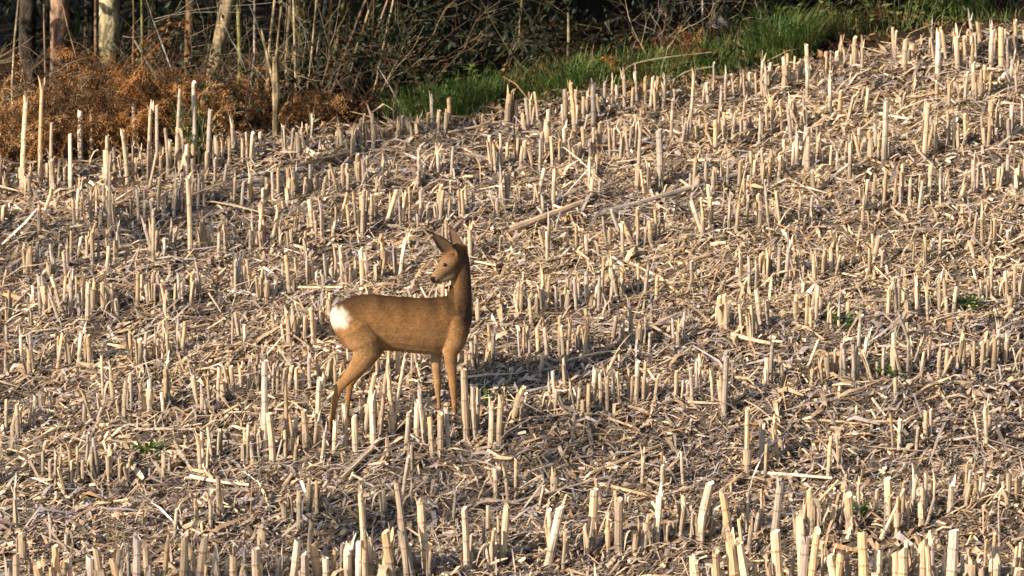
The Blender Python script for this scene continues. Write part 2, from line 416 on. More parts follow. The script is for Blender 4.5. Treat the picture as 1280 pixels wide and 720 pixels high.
# ------------------------------------------------------------------ maize stubble
STRAW = [(0.62, 0.48, 0.32), (0.52, 0.39, 0.26), (0.68, 0.57, 0.43), (0.42, 0.32, 0.235), (0.54, 0.38, 0.22), (0.40, 0.34, 0.29)]
TONE = ['golden', 'tan', 'bleached', 'dull brown', 'orange-tan', 'greyish']
def lerp(a, b, t): return np.asarray(a) * (1 - t) + np.asarray(b) * t
def stalk_mesh(h, r, rnd, split, top='cut'):
    mb = MB(); ns = 9
    base = np.array(rnd.choice(STRAW)); mb.tone = TONE[[tuple(q) for q in STRAW].index(tuple(base))]; grey = np.array((0.33, 0.27, 0.21)) * rnd.uniform(0.75, 1.15)
    bend = np.array([rnd.uniform(-1, 1), rnd.uniform(-1, 1)]) * h * 0.05
    ins = rnd.uniform(0.09, 0.16); z = rnd.uniform(0.03, 0.09); nodes = []
    while z < h - 0.02: nodes.append(z); z += ins * rnd.uniform(0.85, 1.2)
    zs = sorted(set([-0.06, 0.0] + [q for n_ in nodes for q in (n_ - 0.012, n_, n_ + 0.01)] + list(np.linspace(0.02, h, 5))))
    zs = [q for q in zs if q <= h]; zs[-1] = h
    pts, rad, col = [], [], []
    dirt_shade = rnd.uniform(0.04, 0.15)  # grey foot: soil stain, with shade from neighbouring stubs put into the colour
    for q in zs:
        t = max(0, q) / h
        k = 1.0 - 0.12 * t
        dn = min([abs(q - n_) for n_ in nodes] + [1])
        if dn < 0.004: k *= 1.13
        if q < 0.005: k *= 1.2
        pts.append((bend[0] * t * t + rnd.uniform(-.0012, .0012), bend[1] * t * t, q)); rad.append(r * k)
        cc = lerp(grey, base, min(1, max(0, (q - dirt_shade) / 0.05)) * 0.8 + 0.2)
        if dn < 0.004: cc = cc * 0.62
        col.append(cc)
    n0 = mb.n
    mb.tube(pts, rad, ns, np.array(col), cap=False, flat=rnd.uniform(0.72, 0.95))
    # slanted, slightly ragged cut with a pale pith set a little inside
    V = mb.v[-1]; sl = rnd.uniform(-0.6, 0.6); s2 = rnd.uniform(-0.6, 0.6)
    topi = range(len(V) - ns, len(V)); ctr = V[list(topi)].mean(0)
    for i in topi:
        d = V[i] - ctr; V[i][2] += d[0] * sl + d[1] * s2 + rnd.uniform(-0.003, 0.006) * (3 if split else 1)
    tv = V[list(topi)]
    inner = ctr + (tv - ctr) * 0.8; inner[:, 2] = tv[:, 2] - 0.001
    deep = ctr + (tv - ctr) * 0.72; deep[:, 2] -= 0.006
    pith = np.clip(base * 1.25 + 0.1, 0, 0.86)
    vv = np.concatenate([tv, inner, deep]); f = []
    for j in range(ns):
        q = (j + 1) % ns
        f.append((j, q, ns + q, ns + j)); f.append((ns + j, ns + q, 2 * ns + q, 2 * ns + j))
    f.append(tuple(2 * ns + j for j in range(ns)))
    mb.add(vv, f, np.concatenate([np.tile(pith * 0.9, (2 * ns, 1)), np.tile(pith, (ns, 1))]))
    if split:                                          # splintered rind standing above the cut
        for _ in range(rnd.randint(2, 4)):
            a = rnd.uniform(0, 6.28); ln = rnd.uniform(0.02, 0.09); o = rnd.uniform(0.0, 0.035)
            d = np.array([math.cos(a), math.sin(a), 0]); sd = np.array([-math.sin(a), math.cos(a), 0])
            p0 = ctr + d * r * 0.72 - np.array([0, 0, 0.02])
            mb.strip([p0, p0 + np.array([0, 0, 0.02 + ln * 0.5]) + d * o * .4, p0 + np.array([0, 0, 0.02 + ln]) + d * o], [r * 1.0, r * 0.75, r * 0.15], sd, np.clip(base * 1.15, 0, .9))
    return mb
def sheath_mesh(h, r, rnd):
    mb = MB(); c = lerp((0.55, 0.44, 0.30), (0.40, 0.31, 0.22), rnd.random()) * rnd.uniform(0.8, 1.2)
    a0 = rnd.uniform(0, 6.28); z0 = rnd.uniform(0.0, h * 0.35); z1 = min(h * 1.02, z0 + rnd.uniform(0.07, 0.16)); n = 5; m = 6
    span = rnd.uniform(2.0, 4.2); V = []; F = []
    for i in range(n):
        t = i / (n - 1)
        for j in range(m):
            q = j / (m - 1); a = a0 + span * (q - 0.5) * (1 - 0.25 * t)
            rr = r * (1.18 + 0.25 * t + 0.55 * t * abs(q - 0.5))
            V.append((math.cos(a) * rr, math.sin(a) * rr, z0 + (z1 - z0) * t + rnd.uniform(-.004, .004)))
    for i in range(n - 1):
        for j in range(m - 1): F.append((i * m + j, i * m + j + 1, (i + 1) * m + j + 1, (i + 1) * m + j))
    mb.add(V, F, c)
    if rnd.random() < 0.75:                            # torn blade hanging off
        d = np.array([math.cos(a0), math.sin(a0), 0]); sd = np.array([-math.sin(a0), math.cos(a0), 0])
        p = d * r * 1.4 + np.array([0, 0, z1 - 0.005]); ln = rnd.uniform(0.06, 0.18); up = rnd.uniform(-0.2, 0.9)
        pts = [p + d * ln * t * (1 - 0.35 * t) + np.array([0, 0, ln * (up * t - 1.25 * t * t)]) for t in (0, .25, .5, .75, 1)]
        mb.strip(pts, [r * 1.6, r * 1.5, r * 1.2, r * 0.8, r * 0.2], sd, c * 1.1)
    return mb
VAR = []
for i in range(44):
    rnd = random.Random(100 + i)
    h = rnd.choice([0.11, 0.15, 0.17, 0.19, 0.2, 0.21, 0.23]); r = rnd.uniform(0.009, 0.0155)
    sp_ = i % 3 == 0
    st = stalk_mesh(h, r, rnd, sp_); sh = sheath_mesh(h, r, rnd) if i % 2 == 1 else None
    VAR.append(dict(h=h, r=r, split=sp_, st=st, sh=sh, me=None, sme=None))
def tall_variant(h, r, seed, sheath=True):
    rnd = random.Random(seed)
    return dict(h=h, r=r, split=rnd.random() < .4, st=stalk_mesh(h, r, rnd, rnd.random() < .4), sh=sheath_mesh(h, r, rnd) if sheath else None, me=None, sme=None)

PLANTS = []                                            # dict(p, rot, lean(ax,ay), sc, var, row, tall)
deer_feet = [proj(DEER.matrix_world @ Vector((0, 0, 0)))]
def row_density(k, px):
    if k == -1: return 0.36
    return 1.0
for k in range(-3, 8):
    v0 = ROW0 + k * ROW
    if v0 > VE - 0.1: continue
    u = -5.2
    while u < 5.4:
        u += rng.uniform(0.014, 0.052)
        if rng.random() < 0.07: u += rng.uniform(0.08, 0.25)
        v = v0 + rng.normal(0, 0.062)
        if rng.random() < 0.13: v += rng.normal(0, 0.22)
        x, y = xy(u, v); z = float(gz_uv(u, v))
        px, py, w = proj((x, y, z))
        if px < -90 or px > 1370 or py > 850: continue
        if rng.random() > row_density(k, px): continue
        if 395 < px < 590 and 478 < py < 560 and k >= 0 and abs(v - v0) > .12: continue
        PLANTS.append(dict(p=(x, y, z), px=px, py=py, w=w, row=k, var=VAR[rng.integers(len(VAR))], rot=rng.uniform(0, 6.28),
                           lean=(rng.normal(0, 0.05) if rng.random() < .88 else rng.normal(0, .25), rng.normal(0, 0.05)), sc=rng.uniform(0.82, 1.14), tall=0))
        # a tiller or broken neighbour at the same foot
        if rng.random() < 0.18:
            PLANTS.append(dict(p=(x + rng.normal(0, .03), y + rng.normal(0, .02), z), px=px + 8, py=py, w=w, row=k, var=VAR[rng.integers(len(VAR))], rot=rng.uniform(0, 6.28),
                               lean=(rng.normal(0, 0.2), rng.normal(0, 0.12)), sc=rng.uniform(0.6, 0.95), tall=0))
# stalks of their own in the photograph: x, top y, foot y, width px
TALLS = [(27, 125, 240, 7), (50, 108, 237, 7), (64, 155, 238, 6), (88, 168, 238, 6), (101, 140, 205, 8), (115, 138, 190, 7), (134, 170, 236, 7), (160, 166, 238, 7), (168, 130, 195, 7),
         (186, 138, 226, 7), (196, 133, 215, 6), (211, 160, 222, 5), (221, 112, 214, 6), (243, 104, 206, 8), (260, 138, 208, 7),
         (453, 238, 298, 8), (238, 222, 320, 7), (192, 262, 330, 5), (825, 163, 236, 10), (1104, 127, 207, 9), (1155, 128, 202, 8), (796, 160, 240, 6), (1005, 160, 215, 9),
         (96, 236, 275, 6), (138, 215, 300, 5), (1238, 40, 85, 8), (1252, 35, 85, 9), (1198, 45, 92, 9),
         (1130, 50, 92, 8), (1172, 47, 98, 8), (707, 112, 158, 7), (718, 107, 165, 8), (742, 108, 160, 8), (634, 118, 160, 9), (864, 95, 150, 6), (510, 603, 735, 10),
         (934, 510, 600, 9), (1035, 545, 600, 6), (953, 540, 590, 8), (457, 612, 740, 9), (1004, 650, 760, 16), (905, 445, 520, 9)]
NEAR = [(331, 452, 572, 9), (341, 517, 575, 10), (360, 475, 562, 7), (385, 512, 566, 9), (398, 474, 560, 8), (418, 528, 566, 8), (455, 466, 549, 7), (467, 499, 561, 9), (474, 468, 552, 8), (486, 450, 546, 6), (492, 462, 548, 7),
        (521, 503, 548, 9), (531, 488, 552, 8), (551, 517, 566, 9), (560, 512, 560, 8), (583, 462, 552, 10), (594, 482, 548, 9), (613, 505, 556, 8), (624, 498, 556, 10), (445, 520, 566, 9), (508, 515, 566, 8), (432, 505, 558, 7), (540, 522, 568, 9)]
for q in range(5, 530, 17):
    NEAR.append((q + rng.uniform(-7, 7), rng.uniform(672, 712) - q * .03, 760 - q * .045 + rng.uniform(-5, 8), rng.uniform(9, 15)))
for q in range(865, 1290, 19):
    NEAR.append((q + rng.uniform(-8, 8), rng.uniform(660, 712), 772 - (q - 865) * .06 + rng.uniform(-5, 8), rng.uniform(9, 16)))
for q in range(540, 1240, 47):
    NEAR.append((q + rng.uniform(-12, 12), rng.uniform(615, 645) - (q - 540) * .045, 716 - (q - 540) * .11 + rng.uniform(-6, 8), rng.uniform(8, 13)))
NT = len(TALLS); TALLS = TALLS + NEAR
for i, (px, top, foot, wd) in enumerate(TALLS):
    p = pix(px, foot); w = proj(p)[2]; ppm = FPX / w
    vr = tall_variant((foot - top) / ppm / math.cos(PITCH), wd / ppm / 2 * 0.95, 900 + i, i % 3 == 0)
    PLANTS.append(dict(p=tuple(p), px=px, py=foot, w=w, row=round((uv(p[0], p[1])[1] - ROW0) / ROW), var=vr, rot=rng.uniform(0, 6.28), lean=(rng.normal(0, .035 if i < NT else .09), rng.normal(0, .03)), sc=1.0, tall=1 if i < NT else 2))
# keep only plants the picture shows; rank by size in the picture
def shown(d):
    if not (-12 < d['px'] < 1292): return False
    top = proj((d['p'][0], d['p'][1], d['p'][2] + d['var']['h'] * d['sc']))[1]
    return top < 716 and d['py'] > 40
vis = [d for d in PLANTS if shown(d)]
for d in vis: d['area'] = d['var']['h'] * d['sc'] * d['var']['r'] / d['w'] ** 2 * (3 if d['tall'] else 1) * min(1, (720 - (d['py'] - d['var']['h'] * FPX / d['w'])) / (d['var']['h'] * FPX / d['w']))
vis.sort(key=lambda d: -d['area'])
single = vis[:300]; rest = vis[300:] + [d for d in PLANTS if not shown(d)]
ROWTXT = {-3: 'the lowest row below the shaded furrow', -2: 'the row beside the shaded furrow', -1: 'the gappy row in the littered strip', 0: 'the row below the deer', 1: "the row at the deer's legs",
          2: 'the second row above the deer', 3: 'the third row above the deer', 4: 'the fourth row above the deer', 5: 'the fifth row above the deer', 6: 'the topmost row by the verge'}
def mat4(d):
    return Matrix.Translation(d['p']) @ Matrix.Rotation(d['lean'][0], 4, 'Y') @ Matrix.Rotation(d['lean'][1], 4, 'X') @ Matrix.Rotation(d['rot'], 4, 'Z') @ Matrix.Diagonal((d['sc'] if not d['tall'] else 1,) * 3 + (1,))
for d in single:
    vr = d['var']
    if vr['me'] is None:
        vr['me'] = vr['st'].mesh('maize_stalk', M_STALK)
        if vr['sh']: vr['sme'] = vr['sh'].mesh('leaf_sheath', M_SHEATH)
    o = link('maize_stalk', vr['me']); o.matrix_world = mat4(d)
    row = max(-3, min(6, d['row'])); hh = vr['h'] * d['sc']
    size = 'tall' if d['tall'] == 1 else ('stubby' if hh < .15 else ('high-cut' if hh > .225 else ('slim' if vr['r'] < .0125 else 'stout')))
    feat = ' with torn sheath' if vr['sh'] else (' with splintered top' if vr['split'] else '')
    look = ('leaning ' if abs(d['lean'][0]) > .15 else '') + size + ' ' + vr['st'].tone + ' maize stub' + feat
    if d['tall'] == 1 and d['px'] < 270 and d['py'] < 245: lab, grp = look + ' before the orange bracken', 'tall stalks before the bracken'
    else: lab, grp = look + ' in ' + ROWTXT[row], 'stubble in ' + ROWTXT[row]
    tag(o, lab, 'maize stub', grp)
    if vr['sh']: link('leaf_sheath', vr['sme'], o)
def bake(items, key, name, mat, label, cat):
    Vs, Fs, Cs, n = [], [], [], 0
    for d in items:
        mb = d['var'][key]
        if mb is None: continue
        v, f, c = mb.arrays(); Mx = np.array(mat4(d))
        Vs.append(v @ Mx[:3, :3].T + Mx[:3, 3]); Fs += [tuple(i + n for i in q) for q in f]; Cs.append(np.clip(c * rng.uniform(0.68, 1.12), 0, .9)); n += len(v)
    o = link(name, make_mesh(name, np.concatenate(Vs), Fs, np.concatenate(Cs), mat))
    return tag(o, label, cat, None, 'stuff')
st = bake(rest, 'st', 'maize_stubble', M_STALK, 'smaller pale maize stubble spread over the upper field', 'stubble')
sh = bake(rest, 'sh', 'leaf_sheaths', M_SHEATH, None, None); sh.parent = st

# ------------------------------------------------------------------ fallen stalks
def fallen(p0, p1, r, label, lift0=0.012, lift1=0.012, sag=0.0, col=None):
    p0 = np.array(p0); p1 = np.array(p1); mb = MB(); n = 9; rnd = random.Random(int(abs(p0[0] * 977 + p0[1] * 131)))
    base = np.array(col if col is not None else rnd.choice(STRAW)) * rnd.uniform(.85, 1.1)
    pts, rad, cl = [], [], []
    org = p0.copy()
    per = rnd.uniform(-.03, .03)
    for i in range(n):
        t = i / (n - 1); q = p0 * (1 - t) + p1 * t
        q = q + np.array([per * math.sin(3.1 * t) * .4, per * math.sin(3.1 * t), -sag * math.sin(math.pi * t) + lift0 * (1 - t) + lift1 * t])
        pts.append(q - org); rad.append(r * (1.1 - .35 * t) * (1.15 if i % 3 == 1 else 1)); cl.append(base * (.7 if i % 3 == 1 else 1))
    mb.tube(pts, rad, 7, np.array(cl))
    o = mb.build('fallen_maize_stalk', M_STALK, None, False, org)
    tag(o, label, 'fallen stalk', 'fallen maize stalks')
    if rnd.random() < 0.6:
        m2 = MB(); a = pts[4]; dr = (pts[5] - pts[4]); dr = dr / np.linalg.norm(dr); sd = np.cross(dr, (0, 0, 1)); 
        m2.strip([a + np.array([0, 0, r * .9]), a + dr * .06 + sd * .02 + np.array([0, 0, .025]), a + dr * .14 + sd * .06 + np.array([0, 0, .012]), a + dr * .2 + sd * .09 + np.array([0, 0, -.004])], [.012, .024, .02, .004], sd, base * .95)
        m2.build('dry_leaf', M_SHEATH, o)
    return o
FALLEN = [((636, 294), (728, 262), .021, 'thick pale fallen stalk lying on the slope right behind the deer'),
          ((742, 276), (932, 224), .016, 'long fallen stalk stretched between stubble rows uphill of the deer'),
          ((338, 366), (428, 369), .008, "thin straight fallen stalk pointing at the deer's white rump"),
          ((1247, 192), (1284, 162), .014, 'pale stalk lying aslant in the upper field by short stubs'),
          ((1052, 226), (1088, 206), .010, 'short broken stalk bent like a roof ridge'),
          ((1088, 206), (1112, 218), .008, 'thin broken end fallen off the bent stalk'),
          ((15, 392), (62, 345), .010, 'grey stalk lying aslant in a flattened patch'),
          ((30, 400), (130, 352), .009, 'long grey stalk lying in the flattened patch'),
          ((262, 372), (330, 336), .008, 'brown stalk fallen across the littered strip uphill of the rump'),
          ((560, 300), (596, 270), .009, "pale stalk lying uphill of the deer's ears"),
          ((288, 228), (352, 222), .010, 'stalk lying along the heap of straw below the verge'),
          ((330, 224), (440, 198), .009, 'long dark stalk lying on the straw heap below the verge'),
          ((1105, 430), (1148, 395), .007, 'reddish thin stalk lying among upright stubs'),
          ((915, 425), (965, 440), .013, 'broad pale husk-like stalk lying between rows'),
          ((760, 466), (775, 436), .012, "stalk propped at the edge of the deer's shadow"),
          ((640, 636), (760, 606), .007, 'thin grey stalk lying over the shaded furrow'),
          ((1010, 640), (1048, 600), .009, 'grey stalk leaning over the shaded furrow'),
          ((1100, 676), (1130, 610), .010, 'dark stalk leaning across the shaded furrow'),
          ((962, 545), (988, 582), .009, 'pale stalk lying aslant in the littered strip'),
          ((1090, 505), (1130, 558), .007, 'thin pale stalk fallen in the littered strip'),
          ((860, 510), (905, 515), .008, 'short stalk lying flat in the gappy row'),
          ((180, 430), (260, 415), .007, 'thin stalk lying in the stubble downhill of the flattened patch'),
          ((760, 530), (800, 548), .007, 'small stalk lying in the brown straw patch'),
          ((590, 640), (612, 595), .006, 'silvery thin stalk standing askew above the furrow'),
          ((1100, 148), (1136, 158), .008, 'short stalk lying beside the tall white stalk'),
          ((1140, 92), (1185, 90), .007, 'thin stalk lying along the topmost stubble'),
          ((560, 172), (640, 158), .008, 'stalk lying below the green verge'),
          ((760, 140), (850, 122), .010, 'dark stalk lying along the foot of the verge'),
          ((100, 330), (210, 318), .008, 'grey stalk lying in the flattened straw'),
          ((380, 300), (470, 288), .007, 'thin stalk lying in the flattened straw beyond the rump')]
for (a, b, r, lab) in FALLEN:
    pa, pb = pix(*a), pix(*b)
    up = 'propped' in lab or 'leaning' in lab or 'askew' in lab
    if up:                                              # one end on the ground, the other held up
        pt = pix(a[0], a[1]); w = proj(pt)[2]; k = FPX / w
        pb = pt + np.array([(b[0] - a[0]) / k, 0.02, (a[1] - b[1]) / k])
        fallen(pt, pb, r, lab, 0, 0)
    else: fallen(pa, pb, r, lab, .035, .05, 0)
for _ in range(34):
    q = np.array([rng.uniform(10, 1270), rng.uniform(230, 690)])
    if 390 < q[0] < 600 and 300 < q[1] < 560: continue
    a = rng.normal(0, .45); L_ = rng.uniform(.18, .5); u0, v0 = uv(*pix(*q)[:2]); u1, v1 = u0 + L_ * math.cos(a), v0 + L_ * math.sin(a)
    x1, y1 = xy(u1, v1); r_ = rng.uniform(.005, .011); ti = rng.integers(6)
    fallen(pix(*q), (x1, y1, float(gz(x1, y1))), r_, ('thin ' if r_ < .008 else 'thick ') + ('short ' if L_ < .33 else 'long ') + TONE[ti] + ' broken stalk lying by ' + ROWTXT[int(max(-3, min(6, round((v0 - ROW0) / ROW))))], .025, .04, 0, STRAW[ti])
# stalk leaning in front of the hind leg
pt = pix(402, 506); k = FPX / proj(pt)[2]
fallen(pt, pt + np.array([62 / k, .03, 62 / k]), .008, "pale broken stalk leaning across the deer's hind legs", 0, 0)

# ------------------------------------------------------------------ maize litter (leaf strips and chopped stem)
def litter(n, name, label, long=False):
    u = rng.uniform(-5.0, 5.2, n); v = rng.uniform(-3.6, VE + 0.15, n)
    patch = vnoise(u / 1.1 + 3, v / 0.6, 41) + 0.6 * vnoise(u / 0.45, v / 0.3 + 9, 42)
    keep = rng.random(n) < np.clip(0.9 + 0.7 * patch, 0.4, 1)
    for (qx, qy, su, sv) in ((245, 266, .16, .07), (452, 192, .14, .07), (690, 267, .2, .07), (1250, 408, .12, .09), (1128, 408, .08, .09), (832, 248, .12, .08), (905, 285, .1, .08), (100, 335, .12, .07), (30, 570, .12, .1)):
        P_ = pix(qx, qy); u_, v_ = uv(P_[0], P_[1]); keep &= ((u - u_) / su) ** 2 + ((v - v_) / sv) ** 2 + rng.normal(0, .35, n) > 1
    u = u[keep]; v = v[keep]; patch = patch[keep]; n = len(u)
    L = np.exp(rng.normal(np.log(0.075), 0.6, n)).clip(0.018, 0.36); wd = np.exp(rng.normal(np.log(0.0078), 0.55, n)).clip(0.0025, 0.04)
    broad = rng.random(n) < .13; wd = np.where(broad, rng.uniform(.014, .034, n), wd)
    if long: L = rng.uniform(0.18, 0.55, n); wd = rng.uniform(0.004, 0.016, n)
    a = rng.normal(0.0, 0.9, n) + np.where(rng.random(n) < .5, 0.25, np.pi)            # mostly along the rows
    tilt = rng.normal(0.06, 0.19, n); roll = rng.normal(0, 0.42, n)
    x, y = xy(u, v); z0 = gz_uv(u, v) + np.abs(rng.normal(0.010, 0.014, n))
    m = 4 if long else 3
    t = np.linspace(-0.5, 0.5, m)[None, :]
    curl = rng.normal(0, 0.9, n)[:, None]; bow = rng.normal(-0.05, 0.15, n)[:, None]
    d = np.stack([np.cos(a) * np.cos(tilt), np.sin(a) * np.cos(tilt), np.sin(tilt)], -1)
    side0 = np.stack([-np.sin(a), np.cos(a), 0 * a], -1)
    up = np.cross(d, side0)
    side = side0 * np.cos(roll)[:, None] + up * np.sin(roll)[:, None]
    nrm = np.cross(d, side)
    # lie on the slope
    gx = 0.06; gy = 0.268
    ctr = np.stack([x, y, z0], -1)
    pts = ctr[:, None] + d[:, None] * (t * L[:, None])[..., None] + side0[:, None] * (curl * t * t * L[:, None] * .5)[..., None] + nrm[:, None] * (bow * (4 * t * t - 1) * L[:, None])[..., None]
    off = pts[..., :2] - ctr[:, None, :2]
    pts[..., 2] += off[..., 0] * gx + off[..., 1] * gy
    prof = (np.array([0.55, 1.0, 0.9, 0.25]) if long else np.array([0.6, 1.0, 0.35]))[None, :] * (1 + rng.normal(0, .15, (n, m)))
    hw = (wd[:, None] * prof / 2)[..., None]
    verts = np.stack([pts - side[:, None] * hw, pts + side[:, None] * hw], 2).reshape(-1, 3)
    b = (np.arange(n) * 2 * m)[:, None, None]; q = (np.arange(m - 1) * 2)[None, :, None]
    f = (b + q + np.array([0, 1, 3, 2])[None, None]).reshape(-1, 4)
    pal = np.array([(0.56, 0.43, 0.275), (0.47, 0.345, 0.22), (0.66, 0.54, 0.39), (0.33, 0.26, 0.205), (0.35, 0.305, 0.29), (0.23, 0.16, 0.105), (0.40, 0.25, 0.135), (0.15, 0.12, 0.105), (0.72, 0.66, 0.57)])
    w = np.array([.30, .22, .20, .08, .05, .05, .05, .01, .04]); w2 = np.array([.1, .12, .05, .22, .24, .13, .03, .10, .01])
    age_light = vnoise(u / 1.7 + 11, v / 0.9 + 5, 43) + .5 * vnoise(u / .5, v / .35, 44)
    for (qx, qy, amp, su, sv) in ((950, 335, -.7, .9, .45), (680, 320, -.5, .8, .3), (330, 430, -.4, 1.0, .4), (1180, 260, -.4, .8, .5), (120, 590, -.3, .9, .3), (300, 265, .6, .9, .35), (850, 270, .6, .5, .25), (450, 640, .7, 1.8, .45), (1000, 610, .5, 1.6, .5), (650, 200, .25, 1.2, .3), (1120, 420, .35, .6, .25)):  # sunlit (negative) and shaded patches put into the litter colour, over random ageing
        P_ = pix(qx, qy); u_, v_ = uv(P_[0], P_[1]); age_light = age_light + amp * np.exp(-((u - u_) / su) ** 2 - ((v - v_) / sv) ** 2)
    pick = np.where(rng.random(n) < np.clip(0.54 + 1.15 * age_light, .08, .92), rng.choice(9, n, p=w2 / w2.sum()), rng.choice(9, n, p=w / w.sum()))
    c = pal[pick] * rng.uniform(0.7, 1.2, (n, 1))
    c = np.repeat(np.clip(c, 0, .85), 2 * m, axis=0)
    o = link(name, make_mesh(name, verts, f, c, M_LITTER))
    return tag(o, label, 'straw', None, 'stuff')
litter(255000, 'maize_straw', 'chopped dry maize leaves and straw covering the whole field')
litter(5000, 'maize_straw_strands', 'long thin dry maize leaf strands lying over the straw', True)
def chopped(n):
    mb = MB()
    for _ in range(n):
        u = rng.uniform(-4.6, 4.8); v = rng.uniform(-3.2, VE)
        x, y = xy(u, v); z = float(gz_uv(u, v)) + rng.uniform(0.004, .03)
        a = rng.uniform(0, 6.28); ti = rng.normal(.1, .3); L = rng.uniform(.025, .12); r = rng.uniform(.004, .012)
        d = np.array([math.cos(a) * math.cos(ti), math.sin(a) * math.cos(ti), math.sin(ti) + .26 * math.sin(a)])
        c = np.array(STRAW[rng.integers(6)]) * rng.uniform(.6, 1.15)
        mb.tube([np.array([x, y, z]) - d * L / 2, np.array([x, y, z]) + d * L / 2], [r, r * .9], 5, c)
    o = mb.build('chopped_stem_pieces', M_STALK); tag(o, 'short chopped pieces of maize stem strewn over the field', 'straw', None, 'stuff')
chopped(4200)

# ------------------------------------------------------------------ grass
def blades(mb, ctr, n, spread_, hmin, hmax, out, cols, wid=.006):
    for _ in range(n):
        a = rng.uniform(0, 6.28); rr = spread_ * math.sqrt(rng.random())
        p = np.array([ctr[0] + math.cos(a) * rr, ctr[1] + math.sin(a) * rr * .8, 0]); p[2] = float(gz(p[0], p[1])) - .01
        h = rng.uniform(hmin, hmax); b = a + rng.normal(0, .8); o = out * rng.uniform(.3, 1.3) * h
        d = np.array([math.cos(b), math.sin(b), 0]); sd = np.array([-math.sin(b), math.cos(b), 0])
        pts = [p + d * o * t ** 1.8 + np.array([0, 0, h * (t - .38 * out * t ** 2.5)]) for t in (0, .35, .7, 1)]
        c = np.array(cols[rng.integers(len(cols))]) * rng.uniform(.7, 1.25)
        mb.strip(pts, [wid, wid * .95, wid * .65, wid * .1], sd, c)
GREEN = [(0.06, 0.135, 0.026), (0.08, 0.165, 0.034), (0.045, 0.105, 0.022), (0.12, 0.16, 0.045), (0.065, 0.14, 0.026), (0.17, 0.155, 0.065)]
DRYG = [(0.26, 0.2, 0.09), (0.2, 0.17, 0.07), (0.12, 0.15, 0.04)]
g = MB()
for px in np.arange(486, 940, 5.0):
    for _ in range(3):
        p = at_v(px + rng.uniform(-4, 4), VE + abs(rng.normal(.18, .22)) + 0.05)
        blades(g, p, 8, .12, .1, rng.uniform(.18, .34), rng.uniform(.5, 1.15), GREEN if rng.random() < .82 else DRYG)
for px in np.arange(1060, 1290, 7.0):
    p = at_v(px, VE + rng.uniform(.35, .8)); blades(g, p, 9, .13, .08, .22, .8, GREEN + DRYG)
for px in np.arange(228, 262, 6.0):
    p = at_v(px, VE + rng.uniform(-.2, .3)); blades(g, p, 14, .08, .2, .42, .35, GREEN, .007)
tag(g.build('verge_grass', M_GRASS), 'green grass verge along the top edge of the stubble field', 'grass', None, 'stuff')
def tussock(px, dv, n, rad, h0, h1, label, cols=GREEN):
    p = at_v(px, VE + dv); mb = MB(); blades(mb, p, n, rad, h0, h1, .75, cols, .007)
    for i in range(len(mb.v)): mb.v[i] = mb.v[i] - p
    tag(mb.build('grass_tussock', M_GRASS, None, False, p), label, 'grass tussock', 'grass tussocks on the verge')
tussock(975, .35, 900, .26, .22, .46, 'large green grass tussock spilling over the topmost stubble row')
tussock(900, .25, 350, .18, .12, .26, 'low green tussock between the orange bracken and the large tussock')
tussock(545, .2, 620, .28, .14, .30, 'broad green tussock at the dark end of the verge')
tussock(600, .28, 380, .2, .12, .26, 'smaller green tussock in the middle of the verge')
tussock(715, .3, 420, .24, .13, .30, 'green tussock around the bare upright twig')
tussock(820, .35, 380, .24, .1, .24, 'yellowish green tussock below the arching bramble canes', GREEN + DRYG)
tussock(1190, .75, 620, .25, .25, .5, 'tall green tussock behind the topmost stubs, beside broad leaves')
tussock(1045, .6, 260, .2, .15, .3, 'dry yellow tussock right of the large green tussock', DRYG + GREEN[:1])

# small weeds in the field
def weed(px, py, n, label):
    p = pix(px, py); mb = MB()
    for _ in range(n):
        a = rng.uniform(0, 6.28); l = rng.uniform(.05, .13); d = np.array([math.cos(a), math.sin(a), 0]); sd = np.array([-math.sin(a), math.cos(a), 0])
        q = np.array([rng.normal(0, .03), rng.normal(0, .03), 0]); up = rng.uniform(.3, 1.2)
        mb.strip([q, q + d * l * .5 + np.array([0, 0, l * up * .6]), q + d * l + np.array([0, 0, l * up * .7])], [.008, .02, .003], sd, np.array((.10, .19, .03)) * rng.uniform(.7, 1.3))
    tag(mb.build('green_weed', M_GRASS, None, False, p), label, 'weed', 'weeds in the stubble')
weed(1206, 388, 70, 'bright green weed among upright stubs')
weed(1050, 408, 40, 'flat green weed beside a dark clod')
weed(605, 505, 40, "small green weed beside the deer's front hooves")
weed(1065, 648, 45, 'green weed sprouting from the shaded furrow')
weed(185, 565, 30, 'green weed sprouting in the row downhill of the deer')
weed(1110, 470, 26, 'green weed between two splintered stubs')
weed(640, 500, 22, "tiny weed at the lower edge of the deer's shadow")

